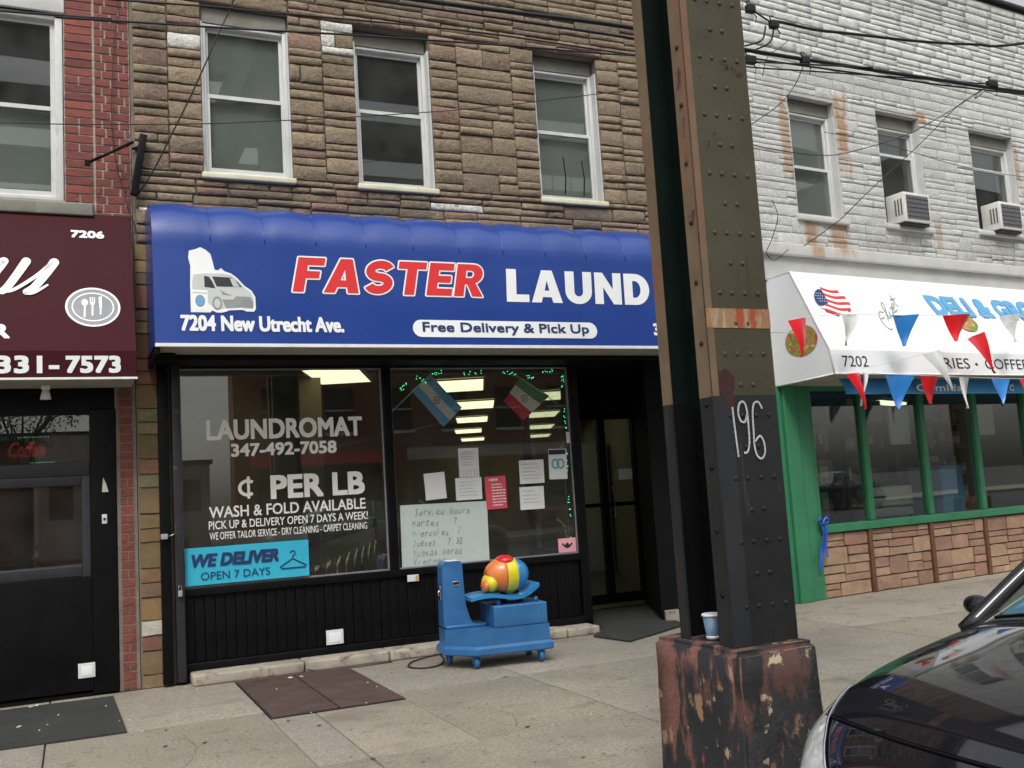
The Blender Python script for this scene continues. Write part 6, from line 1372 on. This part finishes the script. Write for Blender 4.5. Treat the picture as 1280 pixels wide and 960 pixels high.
    for s in (-1,1):
        m_=MB(); m_.ell((1.20,s*.905,.935),(.036,.055,.036),16,10); mr=m_.build('mirror',paint,t); BASE[mr.name]=Vector((0,0,0)); MB().tube([(1.20,s*.82,.91),(1.20,s*.88,.93)],.013,8).build('mirror_arm','car_trim',mr)
        MB().lathe([(.001,0),(.028,0),(.028,.002)],(1.234,s*.905,.935),ax=0,n=14).build('mirror_glass','chrome',mr)
        for wx_ in wheels:
            wmb=MB(); wmb.lathe([(.20,-.10),(.29,-.10),(.31,-.08),(.315,0),(.31,.08),(.29,.10),(.20,.10)],(wx_,s*.76,.315),ax=1,n=28); wh=wmb.build('wheel','rubber',t); BASE[wh.name]=Vector((0,0,0))
            MB().lathe([(.2,-.02),(.2,.07),(.17,.08),(.05,.05),(.02,.07)],(wx_,s*.76 if s>0 else s*.76-.07+.02,.315),ax=1,n=24).build('rim','steel',wh)
            MB().lathe([(.34,-.02),(.34,.0)],(wx_,s*.66,.315),ax=1,n=28).build('wheel_well','black_matte',t)
    MB().box(.1,4.3,-.7,.7,.18,.21).build('underbody','black_matte',t)
    return t
car('parked_car','shiny near black car parked at the kerb beside the column base',(1.62,-6.42,-.135),0,'car')
car('parked_car','silver car parked along the far kerb straight across the street',(9.3,-17.4,-.14),PI,'silver')
car('parked_car','silver car parked on the far kerb well to the right',(27.5,-17.4,-.14),PI,'silver')
car('parked_car','dark car parked on the far kerb beyond the right hand silver car',(33,-17.4,-.14),PI,'car')

# ================================================================== across the street (seen as reflections)
OB=thing('far_brick_building','brick apartment building across the street with rows of sash windows','building',(13.5,-24,0))
holes=[]
for r_ in range(3):
    for k in range(8): x=5.6+2.05*k; holes.append((x,x+1.0,3.6+3.1*r_,5.1+3.1*r_))
mb=MB(); wall_boxes(mb,4.7,22.5,0,12.4,holes+[(5.4,9.5,.7,2.5),(10.6,13.6,.7,2.5),(14.6,21.5,.7,2.5)],-24.3,-24.0); mb.build('wall','opp_brick',OB)
mb=MB(); mb.box(6.9,22.5,-36,-24.6,0,12.3); mb.build('rear_block','opp_brick',OB)
mb=MB(); mb.box(4.7,4.9,-25,-24.3,0,12.3); mb.build('side_wall','opp_brick',OB)
for a,b,c,d in holes: mb=MB(); mb.box(a,b,-24.2,-24.17,c,d); w0=mb.build('window','dark_room',OB); BASE[w0.name]=BASE[OB.name]; mb=MB(); mb.box(a,b,-24.15,-24.12,(c+d)/2-.03,(c+d)/2+.03); mb.box(a-.05,b+.05,-24.02,-23.92,c-.1,c); mb.build('sash','white_frame',w0)
for a,b in ((5.4,9.5),(10.6,13.6),(14.6,21.5)): mb=MB(); mb.box(a,b,-24.25,-24.2,.7,2.5); mb.build('shop_window','dark_room',OB)
part('cornice',OB,'opp_white',(4.6,22.6,-24.0,-23.7,12.0,12.5)); part('shop_awning',OB,'flag_red',(5.2,9.7,-24.0,-23.2,2.55,2.9)); part('shop_fascia',OB,'opp_white',(10.4,21.7,-24.0,-23.9,2.6,3.0))
def lowb(name,lab,x0,x1,y0,y1,h,m,nw,cat='building'):
    t=thing(name,lab,cat,((x0+x1)/2,y0,0)); part('wall',t,m,(x0,x1,y1,y0,0,h)); part('roof',t,'roof_tar',(x0-.1,x1+.1,y1-.1,y0+.1,h,h+.15))
    for k in range(nw): 
        x=x0+(x1-x0)*(k+.5)/nw; mb=MB(); mb.box(x-.35,x+.35,y0+.004,y0+.03,h*.45,h*.45+1.1); mb.build('window','dark_room',t)
lowb('far_plaster_building','pale low plaster building across the street',-1.0,4.3,-27,-38,2.9,'opp_white',4)
lowb('far_tan_building','low tan building across the street at the left',-14,-1.4,-25,-36,3.6,'opp_brick',6)
lowb('far_house','grey plaster house far behind the low buildings',-4,2,-52,-60,6,'opp_white',3)
def tree(x,y,h,lab,seed):
    t=thing('street_tree',lab,'tree',(x,y,0),0,local=True); rnd=random.Random(seed); mb=MB(); tips=[]
    mb.tube([(0,0,0),(.05,0,h*.3),(0,.05,h*.55)],.16,8,radii=[.2,.15,.1])
    for k in range(16):
        a=rnd.uniform(0,6.28); r=rnd.uniform(.3,.5)*h*.7; z0=h*rnd.uniform(.25,.55); e=Vector((math.cos(a)*r,math.sin(a)*r,z0+rnd.uniform(.2,.5)*h)); mb.tube([(0,0,z0),e*.5+Vector((0,0,z0*.6)),e],.05,5,radii=[.08,.04,.01]); tips+= [e, e*.7+Vector((0,0,z0*.35))]
    mb.build('trunk','bark',t); mb=MB()
    for e in tips:
        for q in range(60):
            p=e+Vector([rnd.gauss(0,.45) for _ in range(3)]); n=Vector([rnd.gauss(0,1) for _ in range(3)]).normalized(); u=n.orthogonal().normalized()*.07; v=n.cross(u).normalized()*.05
            mb.face([p-u,p-v,p+u,p+v])
    mb.build('crown','foliage',t)
tree(-5.2,-22.0,5.5,'leafy street tree across the road before the plaster building',4); tree(-2.0,-40,8.5,'leafy street tree farther left across the road',9); tree(-7.5,-22.0,5.2,'small street tree across the road at the far left',12)
